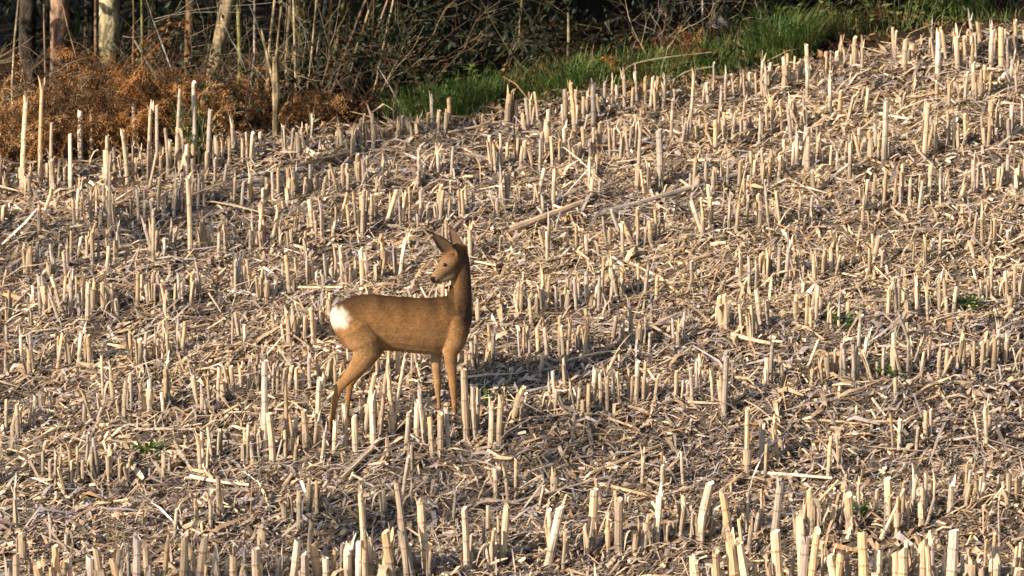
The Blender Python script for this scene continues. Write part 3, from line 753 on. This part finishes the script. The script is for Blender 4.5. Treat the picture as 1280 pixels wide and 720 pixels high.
# ------------------------------------------------------------------ trees
def bark_cols(kind, n):
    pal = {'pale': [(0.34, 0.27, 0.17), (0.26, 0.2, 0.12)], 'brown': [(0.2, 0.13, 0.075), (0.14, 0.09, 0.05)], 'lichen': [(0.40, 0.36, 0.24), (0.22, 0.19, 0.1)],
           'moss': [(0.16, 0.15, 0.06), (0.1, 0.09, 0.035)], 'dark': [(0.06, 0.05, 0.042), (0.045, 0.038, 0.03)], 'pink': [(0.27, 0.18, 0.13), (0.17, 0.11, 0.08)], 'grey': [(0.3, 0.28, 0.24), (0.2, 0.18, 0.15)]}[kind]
    return np.array([pal[rng.integers(2)] for _ in range(n)]) * rng.uniform(.85, 1.15, (n, 1))
def leaves(mb, ctr, n, spread_, size, cols, rnd=rng):
    """n leaf faces scattered round a point"""
    ctr = np.asarray(ctr, float)
    p = ctr + rnd.normal(0, 1, (n, 3)) * np.asarray(spread_)
    a = rnd.normal(0, 1, (n, 3)); a /= np.linalg.norm(a, axis=1)[:, None]
    b = np.cross(a, rnd.normal(0, 1, (n, 3))); b /= np.linalg.norm(b, axis=1)[:, None]
    s = size * rnd.uniform(.6, 1.4, (n, 1))
    nr = np.cross(a, b)
    V = np.stack([p - a * s, p + b * s * .42 + nr * s * .12, p + a * s, p - b * s * .42 + nr * s * .12], 1).reshape(-1, 3)
    c = np.array(cols)[rnd.integers(len(cols), size=n)] * rnd.uniform(.6, 1.3, (n, 1))
    k = np.arange(n)[:, None] * 4
    mb.add(V, [], np.repeat(c, 4, axis=0))
    base = mb.n - 4 * n
    mb.f += [tuple(int(base + 4 * i + j) for j in (0, 1, 2, 3)) for i in range(n)]
EVER = [(0.011, 0.02, 0.008), (0.014, 0.026, 0.009), (0.008, 0.016, 0.007), (0.024, 0.032, 0.013)]
def branch(mb, p, d, L, r, depth, kind, sides=4, droop=0.0, tips=None, wig=.25, tone=.85):
    n = 5; pts = [np.array(p, float)]; d = np.array(d, float); d /= np.linalg.norm(d)
    for i in range(n - 1):
        d = d + rng.normal(0, wig, 3) * .5 + np.array([0, 0, -droop]); d /= np.linalg.norm(d)
        pts.append(pts[-1] + d * L / (n - 1))
    mb.tube(pts, np.linspace(r, r * .45, n), sides, bark_cols(kind, n) * tone, cap=False)
    if tips is not None: tips.append(pts[-1]); tips.append(pts[2])
    if depth > 0:
        for _ in range(rng.integers(2, 5)):
            q = pts[rng.integers(1, n)]; nd = d + rng.normal(0, .75, 3)
            branch(mb, q, nd, L * rng.uniform(.4, .75), max(r * .5, .0016), depth - 1, kind, 3, droop, tips, wig, tone)
def tree(px, dv, diam, label, kind, H=5.5, lean=(0, 0), crown=260, pyref=60, cleaf=.07, limbs=7, group='trees along the wood edge', name='tree', low=1.7):
    """px is where the trunk crosses picture line pyref"""
    p = at_v(px, VE + dv, 0.4); root = empty(name, p); tag(root, label, 'tree', group)
    n = 14; zs = np.concatenate([[-.15, 0, .08, .2], np.linspace(.4, H, n - 4)])
    wob = np.cumsum(rng.normal(0, .018, (n, 2)), axis=0) * (diam / .1) ** .3
    wob -= wob[4]
    zr = (at_v(px, VE + dv)[2] * 0 + .4)
    pts = np.array([[lean[0] * (z - zr) + w_[0], lean[1] * (z - zr) + w_[1], z] for z, w_ in zip(zs, wob)])
    rad = diam / 2 * (1 - .6 * np.clip(zs, 0, H) / H); rad[0] *= 1.6; rad[1] *= 1.35; rad[2] *= 1.15
    t = MB(); t.tube(pts, rad * (1 + rng.normal(0, .05, n)), 12, bark_cols(kind, n)); t.build('trunk', M_BARK, root, True)
    tips = []
    for _ in range(limbs):
        i = rng.integers(5, n); a = rng.uniform(0, 6.28)
        z0 = rng.uniform(low, H); j = np.interp(z0, zs, np.arange(n)); base = np.array([np.interp(z0, zs, pts[:, q]) for q in range(3)])
        b = MB(); branch(b, base, (math.cos(a), math.sin(a), .35), rng.uniform(.7, 1.6), diam * .16, 2, kind, 5, .03, tips)
        b.build('branch', M_TWIG, root)
    if crown and tips:
        c = MB(); per = max(1, int(crown * 14 / len(tips)))
        for q in tips:
            if q[2] < low - .1: continue
            leaves(c, q, per, (.22, .22, .16), cleaf, EVER)
        if c.n: c.build('crown', M_LEAF, root)
    return root
# (px, depth behind the edge, diameter, look, bark, lean, H)
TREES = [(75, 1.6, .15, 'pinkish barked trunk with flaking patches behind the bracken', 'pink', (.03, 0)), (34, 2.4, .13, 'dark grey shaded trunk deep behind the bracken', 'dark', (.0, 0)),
         (137, 1.4, .165, 'stout trunk patched with pale yellow lichen', 'lichen', (.02, 0)), (-14, 1.5, .11, 'brown trunk at the outer end of the bracken bed', 'brown', (.05, 0)),
         (236, 1.1, .075, 'slim brown trunk with ivy stems running up it, beside the leaning one', 'brown', (.0, 0)),
         (268, .75, .108, 'smooth pale tan trunk leaning to the right', 'pale', (.19, .02)), (378, 1.5, .11, 'mossy brown trunk between bare saplings', 'moss', (.02, 0)),
         (456, 1.2, .085, 'mossy limb-like trunk leaning strongly over the brambles', 'moss', (.42, 0)), (897, 1.5, .125, 'grey lichen-spotted trunk behind the bramble canes', 'grey', (-.02, 0)),
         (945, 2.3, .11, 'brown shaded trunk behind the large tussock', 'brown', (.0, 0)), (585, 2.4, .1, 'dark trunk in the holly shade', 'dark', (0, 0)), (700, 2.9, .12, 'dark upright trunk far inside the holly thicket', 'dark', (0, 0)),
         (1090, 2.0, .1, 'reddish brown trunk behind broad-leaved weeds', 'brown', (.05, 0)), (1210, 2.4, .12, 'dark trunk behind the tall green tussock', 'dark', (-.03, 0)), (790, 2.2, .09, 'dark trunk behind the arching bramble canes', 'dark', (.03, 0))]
for (px, dv, dm, lab, kd, ln) in TREES:
    tree(px, dv, dm, lab, kd, 6.0, ln, crown=300, limbs=8, low=1.9)
SAP = [(178, 1.0, .02, 'olive barked sapling rising from the bracken', 'moss', (0, 0)), (166, 1.3, .015, 'thin brown sapling beside the lichen trunk', 'brown', (.03, 0)),
       (300, .9, .024, 'mossy sapling right of the pale leaning trunk', 'moss', (-.02, 0)), (335, .8, .018, 'thin brown sapling leaning slightly right', 'pale', (.13, 0)),
       (357, 1.0, .032, 'pale brown sapling close to the mossy trunk', 'pale', (.03, 0)), (369, .7, .014, 'bent thin sapling in front of the mossy trunk', 'pale', (.02, 0)),
       (397, 1.2, .015, 'greyish sapling leaning right of the mossy trunk', 'grey', (.12, 0)), (412, 1.6, .03, 'shaded brown sapling in the thicket', 'brown', (.05, 0)),
       (430, .8, .016, 'pale pinkish sapling leaning over the brown bracken', 'pink', (.38, 0)), (445, 1.0, .014, 'pale thin sapling leaning beside the mossy limb', 'pale', (.30, 0)),
       (15, 1.0, .016, 'thin pale sapling among the left twigs', 'pale', (.08, 0)), (103, 1.1, .012, 'dark thin sapling crossing before the stout trunk', 'brown', (-.2, 0)),
       (215, 1.3, .012, 'straight whip leaning left into the dark gap', 'grey', (-.28, 0)), (278, 1.0, .010, 'thin whip beside the pale leaning trunk', 'pink', (-.08, 0)),
       (318, 1.4, .014, 'shaded grey whip in the dark gap', 'grey', (.02, 0)), (345, .95, .013, 'thin whip leaning away behind the dead stem', 'pale', (.1, 0)), (389, .75, .011, 'thin pale whip before the greyish sapling', 'pale', (.07, 0)), (420, 1.1, .02, 'mossy pole beside the shaded sapling', 'moss', (.16, 0)), (462, .9, .012, 'thin whip parallel to the mossy limb', 'pink', (.34, 0)),
       (478, .8, .010, 'straight pale whip beyond the mossy limb', 'pale', (.2, 0)), (120, 1.5, .022, 'brown pole close to the lichen trunk', 'brown', (.02, 0)), (57, 1.3, .016, 'thin pole between the dark and pink trunks', 'pink', (-.03, 0)), (650, 1.1, .012, 'dark whip at the darkest hollow', 'brown', (.1, 0)), (878, .9, .014, 'thin bent whip left of the grey trunk', 'grey', (-.06, 0))]
for (px, dv, dm, lab, kd, ln) in SAP:
    tree(px, dv * .72, dm * (1.45 if 285 < px < 485 else 1.1), lab, kd, 3.6, ln, crown=0, limbs=4, low=.7, group='saplings in the wood edge', name='sapling')
# broken dead post with a forked top, and the fine upright twig in the verge
def dead_stem(px, foot, top, wpx, label, fork=True):
    p = pix(px, foot); k = FPX / proj(p)[2]; h = (foot - top) / k; r = wpx / k / 2
    mb = MB(); root = empty('dead_stem', p); tag(root, label, 'dead stem')
    mb.tube([(0, 0, -.05), (.004, 0, h * .4), (.01, 0, h * .55), (.006, 0, h)], [r, r * .95, r * 1.35, r * .9], 8, bark_cols('pale', 4)); mb.build('stem', M_BARK, root)
    if fork:
        b = MB(); b.tube([(.0, 0, h * .62), (-.03, 0, h * .85), (-.07, -.02, h * 1.2), (-.085, -.02, h * 1.32)], [r * .6, r * .5, r * .45, r * .3], 5, bark_cols('pale', 4)); b.build('fork', M_BARK, root)
dead_stem(344, 176, 70, 8, 'broken pale dead stem with a side fork before the brown bracken')
dead_stem(709, 92, 15, 3, 'thin bare upright twig standing in the green verge', False)

# ------------------------------------------------------------------ dead bracken
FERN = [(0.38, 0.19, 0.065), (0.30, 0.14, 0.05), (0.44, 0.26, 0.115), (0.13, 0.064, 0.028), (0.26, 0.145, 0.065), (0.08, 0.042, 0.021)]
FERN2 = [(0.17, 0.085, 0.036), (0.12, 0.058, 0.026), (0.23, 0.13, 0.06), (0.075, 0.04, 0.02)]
def bracken(px, dv, n, H, label, cols, spread_=.22):
    p = at_v(px, VE + dv); root = empty('bracken_clump', p); tag(root, label, 'bracken', 'clumps of dead bracken')
    st, lf = MB(), MB()
    for _ in range(n):
        a = rng.uniform(0, 6.28); d = np.array([math.cos(a), math.sin(a) * .7, 0]); q = np.array([rng.normal(0, spread_), rng.normal(0, spread_ * .6), -.03])
        h = H * rng.uniform(.55, 1.15); o = h * rng.uniform(.2, .9); dr = rng.uniform(.2, .75)
        T = np.linspace(0, 1, 9); pts = np.array([q + d * o * t ** 1.6 + np.array([0, 0, h * (t - dr * t ** 3)]) for t in T])
        col = np.array(cols[rng.integers(len(cols))])
        st.tube(pts, np.linspace(.004, .0012, 9), 3, col * .7, cap=False)
        sd = np.array([-d[1], d[0], 0]); sd /= np.linalg.norm(sd)
        for t in np.linspace(.28, .98, 13):
            b = np.array([np.interp(t, T, pts[:, i]) for i in range(3)])
            for s in (-1, 1):
                Lp = h * .34 * (1.05 - t) * rng.uniform(.6, 1.25) + .02
                dd = sd * s + d * .35 + np.array([0, 0, rng.normal(-.25, .35)]) + rng.normal(0, .25, 3); dd /= np.linalg.norm(dd)
                e = b + dd * Lp + np.array([0, 0, -Lp * rng.uniform(0, .5)]); mid = (b + e) / 2 + np.array([0, 0, Lp * .1])
                cc = col * rng.uniform(.65, 1.35)
                tw = np.cross(dd, rng.normal(0, 1, 3)); tw /= np.linalg.norm(tw)
                nl = max(3, int(Lp / .016))
                for i in range(nl):                     # leaflets along the pinna
                    f = (i + .5) / nl; c0 = b * (1 - f) ** 2 + 2 * mid * f * (1 - f) + e * f * f
                    ll = .022 * (1.1 - f) * rng.uniform(.6, 1.3); t2 = tw + rng.normal(0, .45, 3)
                    lf.strip([c0 - t2 * ll, c0 + rng.normal(0, .003, 3), c0 + t2 * ll], [.002, .009, .002], dd, cc)
    st.build('stems', M_TWIG, root); tag(root.children[0], kind='stuff')
    o = lf.build('fronds', M_FERN, root); tag(o, kind='stuff')
BR = [(5, .1, .55), (40, .3, .75), (72, .15, .7), (105, .45, .8), (132, .2, .75), (160, .55, .95), (175, .15, .7), (205, .35, .8), (232, .5, .75), (20, .9, .8), (60, 1.0, .8), (110, 1.1, .9)]
BL = ['low clump at the outer end', 'clump before the dark grey trunk', 'clump before the pink trunk', 'wide clump beside the pink trunk', 'clump before the lichen trunk', 'tallest clump with a round rusty head', 'front clump under the tallest one',
      'clump in the middle of the dark gap', 'clump at the foot of the slim brown trunk', 'rear clump behind the low one', 'rear clump around the pink trunk', 'rear clump before the stout trunk']
for (px, dv, h), l in zip(BR, BL): bracken(px, dv, 9, h * 1.15, 'rusty orange dead bracken, ' + l, FERN)
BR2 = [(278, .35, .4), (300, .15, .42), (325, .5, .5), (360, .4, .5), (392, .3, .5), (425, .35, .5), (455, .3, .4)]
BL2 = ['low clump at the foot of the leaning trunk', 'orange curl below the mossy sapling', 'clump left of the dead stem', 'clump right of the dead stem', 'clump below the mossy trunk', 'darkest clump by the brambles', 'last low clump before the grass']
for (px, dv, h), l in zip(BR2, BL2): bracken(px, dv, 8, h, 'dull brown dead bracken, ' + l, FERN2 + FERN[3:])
bracken(868, .45, 8, .34, 'orange bracken clump under the arching canes beside the grey trunk', FERN, .12)
bracken(778, .3, 6, .3, 'small reddish bracken clump beside the dark hollow', FERN2 + FERN[:2], .1)
bracken(1050, .9, 8, .4, 'reddish bracken clump above the dry tussock', FERN2, .2)

# ------------------------------------------------------------------ bare shrubs and bramble canes
def shrub(px, dv, n, H, label, kinds, leaf=0, name='bare_shrub', lc=EVER, sp_=.25, lean=0.0):
    p = at_v(px, VE + dv); root = empty(name, p); tag(root, label, 'shrub', 'undergrowth shrubs')
    b = MB(); tips = []
    for _ in range(n):
        a = rng.uniform(0, 6.28)
        branch(b, (rng.normal(0, sp_), rng.normal(0, sp_ * .6), -.03), (math.cos(a) * .5 + lean, math.sin(a) * .5, rng.uniform(.5, 1.3)), H * rng.uniform(.5, 1.1), rng.uniform(.0025, .0065), 2, kinds[rng.integers(len(kinds))], 4, .04, tips, .3, rng.choice([.3, .42, .6, .9]))
    b.build('stems', M_TWIG, root); tag(root.children[0], kind='stuff')
    if leaf:
        c = MB()
        for q in tips: leaves(c, q, leaf, (.07, .07, .06), .028, lc)
        tag(c.build('leaves', M_LEAF, root), kind='stuff')
SH = [(10, .8, 'tangle of pale twigs at the outer end of the wood', ['pale', 'grey'], 0), (55, 1.2, 'twiggy bush before the dark grey trunk', ['pink', 'brown'], 0), (105, .9, 'twiggy bush between pink and lichen trunks', ['brown', 'pale'], 0),
      (195, 1.2, 'sparse twigs in the dark gap with few green leaves', ['grey', 'moss'], 1), (255, 1.3, 'twigs behind the pale leaning trunk', ['pink', 'pale'], 0), (310, .9, 'twiggy bush with mossy stems beyond the leaning trunk', ['moss', 'pale'], 1),
      (345, 1.3, 'dense twigs behind the dead stem', ['brown', 'moss'], 1), (400, 1.0, 'brown twiggy bush right of the mossy trunk', ['brown', 'pale'], 2), (440, .8, 'pinkish brown brambles below the mossy limb', ['pink', 'brown'], 0),
      (490, .7, 'red-brown bramble tangle before the holly', ['pink', 'brown'], 1), (530, 1.0, 'bramble tangle with dark leaves beside the holly', ['brown', 'moss'], 3), (570, .9, 'twigs arching from the dark holly', ['brown', 'moss'], 3),
      (470, 1.6, 'leafy shaded bush behind the mossy limb', ['moss', 'brown'], 5), (620, 1.2, 'bare twigs hanging before the holly shade', ['brown', 'grey'], 2), (845, .7, 'orange-brown bramble canes bending over the verge', ['pale', 'pink'], 0),
      (885, .8, 'pale twigs at the foot of the grey trunk', ['pale', 'grey'], 1), (925, 1.1, 'brown twigs behind the low tussock', ['brown', 'pale'], 1), (1080, 1.0, 'brown twiggy bush behind broad-leaved weeds', ['brown', 'pink'], 2),
      (1250, .9, 'dry twigs at the upper corner of the field', ['brown', 'pale'], 1), (1160, 1.1, 'leafy bush behind the tall tussock', ['moss', 'brown'], 4)]
SH += [(290, .55, 'lit brown twig tangle at the foot of the mossy sapling', ['pale', 'brown'], 0), (330, .65, 'olive twig tangle left of the dead stem', ['moss', 'pale'], 1), (372, .7, 'pale twig tangle before the mossy trunk', ['pale', 'pink'], 0), (418, .6, 'brown twig tangle over the darkest bracken', ['brown', 'pale'], 0),
       (465, .65, 'thin pale twigs under the mossy limb', ['pale', 'pink'], 0), (515, .8, 'red-brown tangle with yellow tips before the holly', ['pink', 'moss'], 1), (555, .75, 'olive tangle hanging over the end of the verge', ['moss', 'pale'], 2), (600, 1.0, 'brown tangle beside the darkest hollow', ['brown', 'pink'], 1),
       (150, .9, 'fine twigs rising through the tallest bracken', ['pale', 'brown'], 0), (30, .6, 'pale whippy twigs over the low bracken clump', ['pale', 'pink'], 0), (225, .8, 'thin twigs crossing the dark gap', ['grey', 'pale'], 0)]
for (px, dv, lab, kd, lf) in SH: shrub(px, dv, 11, .62, lab, kd, lf)
def cane(px0, dv0, pts, r, label, kind='pale'):
    p = at_v(px0, VE + dv0); k = FPX / proj(p)[2]; mb = MB()
    q = np.array([((x) / k, 0.03 * i, y / k) for i, (x, y) in enumerate(pts)])
    T = np.linspace(0, 1, 11); q = np.array([[np.interp(t, np.linspace(0, 1, len(q)), q[:, i]) for i in range(3)] for t in T])
    q[1:-1] = (q[:-2] + q[1:-1] * 2 + q[2:]) / 4
    mb.tube(q, np.linspace(r, r * .6, 11), 5, bark_cols(kind, 11))
    tag(mb.build('bramble_cane', M_TWIG, None, False, p), label, 'cane', 'loose canes and sticks at the wood edge')
cane(770, .25, [(0, -2), (15, 22), (60, 30), (120, 36)], .007, 'pale cane arching over the verge toward the grey trunk')
cane(775, .3, [(0, -2), (30, 12), (70, 18), (125, 24)], .005, 'lower thin cane arching below the first one')
cane(822, .03, [(0, -3), (18, 14), (38, 26), (70, 30)], .007, 'thin pale stick rising from the stubble into the grass')
cane(508, .25, [(0, 0), (-12, 22), (-22, 40), (-36, 62)], .008, 'bare pale stick leaning in front of the brambles', 'grey')
cane(497, .02, [(0, -2), (-15, 8), (-40, 18), (-60, 22)], .006, 'bent pale stick lying at the end of the grass verge')
cane(250, .9, [(-30, 60), (10, 35), (50, 5), (90, -25)], .009, 'straight brown stick crossing behind the pale leaning trunk', 'pale')
cane(20, .8, [(-40, 70), (0, 50), (40, 25), (70, 0)], .008, 'thin brown stick sloping down to the bracken', 'pale')
cane(200, .9, [(-30, 110), (0, 55), (20, 20), (35, -5)], .007, 'long grey whip falling into the bracken gap', 'grey')
cane(110, .8, [(-12, -5), (0, 20), (15, 32), (45, 34)], .007, 'arched pale cane before the stout trunk', 'pale')

# broad-leaved weeds
def broadleaf(px, dv, n, label):
    p = at_v(px, VE + dv); mb = MB()
    for _ in range(n):
        a = rng.uniform(0, 6.28); l = rng.uniform(.05, .1); d = np.array([math.cos(a), math.sin(a), 0]); sd = np.array([-math.sin(a), math.cos(a), 0])
        q = np.array([rng.normal(0, .14), rng.normal(0, .08), rng.uniform(.02, .25)])
        mb.tube([(q[0] * .6, q[1] * .6, -.02), q], [.002, .0015], 3, (.1, .12, .04), cap=False)
        mb.strip([q, q + d * l * .4 + np.array([0, 0, l * .2]), q + d * l * .75 + np.array([0, 0, l * .15]), q + d * l], [.008, l * .55, l * .45, .003], sd, np.array(((.10, .15, .03), (.16, .17, .05), (.06, .11, .025))[rng.integers(3)]))
    o = mb.build('broad_leaved_weed', M_LEAF, None, False, p); tag(o, label, 'weed', 'broad-leaved weeds on the verge')
broadleaf(1120, .55, 60, 'yellow-green broad-leaved weed behind the topmost stubs')
broadleaf(1030, .7, 36, 'sparse broad-leaved weed beside the dry tussock')
broadleaf(560, .45, 26, 'few bright leaves at the foot of the brambles')

# ------------------------------------------------------------------ holly thicket filling the wood, dead leaves on its floor
def holly(px, dv, H, wd, n, label):
    p = at_v(px, VE + dv); root = empty('holly_bush', p); tag(root, label, 'holly', 'dark holly bushes in the wood')
    t = MB(); t.tube([(0, 0, -.1), (.03, 0, H * .4), (0, .03, H * .85)], [.04, .03, .012], 7, bark_cols('dark', 3)); t.build('trunk', M_BARK, root)
    c = MB()
    for _ in range(n):
        a = rng.uniform(0, 6.28); z = rng.uniform(.12, 1) ** .8 * H; rr = wd * math.sqrt(rng.random()) * (1.05 - .5 * z / H)
        leaves(c, (math.cos(a) * rr, math.sin(a) * rr, z), 42, (.13, .13, .10), .028, EVER)
    tag(c.build('crown', M_LEAF, root), kind='stuff')
HB = [(540, 3.3), (610, 2.6), (665, 1.9), (725, 2.1), (780, 2.0), (835, 2.4), (500, 3.2), (905, 2.7), (985, 1.7), (1060, 2.2), (1130, 1.8), (1215, 1.9), (1280, 2.3), (430, 3.2), (350, 3.4), (270, 3.6), (190, 3.3), (110, 3.6), (30, 3.8), (-40, 3.0), (1340, 2.2)]
HL = ['behind the brambles', 'left of the darkest hollow', 'in the darkest hollow', 'behind the upright twig', 'right of the darkest hollow', 'behind the arching canes', 'behind the mossy limb', 'behind the grey trunk', 'behind the large tussock', 'behind the reddish bracken',
      'behind the yellow-green weed', 'behind the tall tussock', 'at the upper field corner', 'behind the shaded sapling', 'behind the dead stem', 'behind the pale leaning trunk', 'in the gap behind the tallest bracken', 'behind the lichen trunk', 'behind the dark grey trunk', 'beyond the outer twigs', 'beyond the upper field corner']
for (px, dv), l in zip(HB, HL): holly(px, dv, rng.uniform(2.6, 3.6), .75, 95, 'dark evergreen holly bush ' + l)
def wood_mass():
    mb = MB()
    for _ in range(2600):
        u = rng.uniform(-13, 11); v = VE + rng.uniform(4.2, 9); x, y = xy(u, v)
        leaves(mb, (x, y, float(gz(x, y)) + rng.uniform(0, 6.5)), 14, (.35, .35, .3), .11, EVER)
    for _ in range(900):                                # canopy closing over the edge
        u = rng.uniform(-15, 11); v = VE + rng.uniform(1.4, 4.5); x, y = xy(u, v)
        leaves(mb, (x, y, float(gz(x, y)) + rng.uniform(2.3, 6.5)), 14, (.35, .35, .25), .10, EVER)
    for _ in range(1500):                               # boughs hanging over the edge, just higher than the picture reaches
        u = rng.uniform(-9.5, 6); v = VE + rng.uniform(.15, 2.2); x, y = xy(u, v); z = float(gz(x, y))
        px, py, w = proj((x, y, z)); k = FPX / w
        if rng.random() < (.95 if px < 100 else (.72 if px < 400 else .6)): continue
        lowest = max(.75, (py + 0) / k + .32)
        leaves(mb, (x, y, z + lowest + rng.uniform(0, 1) ** 1.4 * 3.2), 16, (.22, .22, .12), .085, EVER)
    tag(mb.build('woodland_foliage', M_LEAF), 'deep dark evergreen foliage filling the wood behind the edge', 'foliage', None, 'stuff')
wood_mass()
fl = MB()
for _ in range(260):
    u = rng.uniform(-4.5, 4.8); v = VE + abs(rng.normal(.5, .8)); x, y = xy(u, v)
    leaves(fl, (x, y, float(gz(x, y)) + .02), 24, (.16, .16, .014), .028, [(0.16, 0.085, 0.035), (0.1, 0.055, 0.025), (0.22, 0.14, 0.07), (0.07, 0.04, 0.02)])
tag(fl.build('dead_leaves', M_DEAD), 'brown dead leaves covering the woodland floor', 'leaves', None, 'stuff')

# ------------------------------------------------------------------ bare trees downhill, outside the picture, that throw broken shade on the field
def shade_tree(q, dist, wd, z0, z1, n, label):
    P0 = pix(*q); hd = np.array([S.x, S.y]) / math.hypot(S.x, S.y)
    x, y = P0[0] + hd[0] * dist, P0[1] + hd[1] * dist; g0 = float(gz(x, y)); zc = P0[2] + dist * math.tan(SUN_EL) - g0
    root = empty('bare_tree', (x, y, g0)); tag(root, label, 'tree', 'bare trees downhill of the field')
    T = zc + z1; zs = np.linspace(-.3, T, 12); t = MB()
    pts = np.stack([np.cumsum(rng.normal(0, .05, 12)), np.cumsum(rng.normal(0, .05, 12)), zs], -1); pts[:, :2] -= [np.interp(zc, zs, pts[:, 0]), np.interp(zc, zs, pts[:, 1])]
    t.tube(pts, np.linspace(.16, .03, 12), 9, bark_cols('brown', 12)); t.build('trunk', M_BARK, root, True)
    b = MB()
    for _ in range(n):
        z = zc + rng.uniform(z0, z1 * .9); base = np.array([np.interp(z, zs, pts[:, i]) for i in range(3)]); a = rng.uniform(0, 6.28)
        branch(b, base, (math.cos(a), math.sin(a), .7), wd * rng.uniform(.6, 1.2), .028, 2, 'brown', 4, .0, None, .3)
    tag(b.build('crown', M_TWIG, root), kind='stuff')
shade_tree((230, 262), 21, .5, -1.6, 2.0, 40, 'slender bare tree downhill whose shade crosses the upper field')
shade_tree((380, 715), 21, .45, -1.3, 1.5, 30, 'slender bare tree downhill whose shade crosses the littered strip')
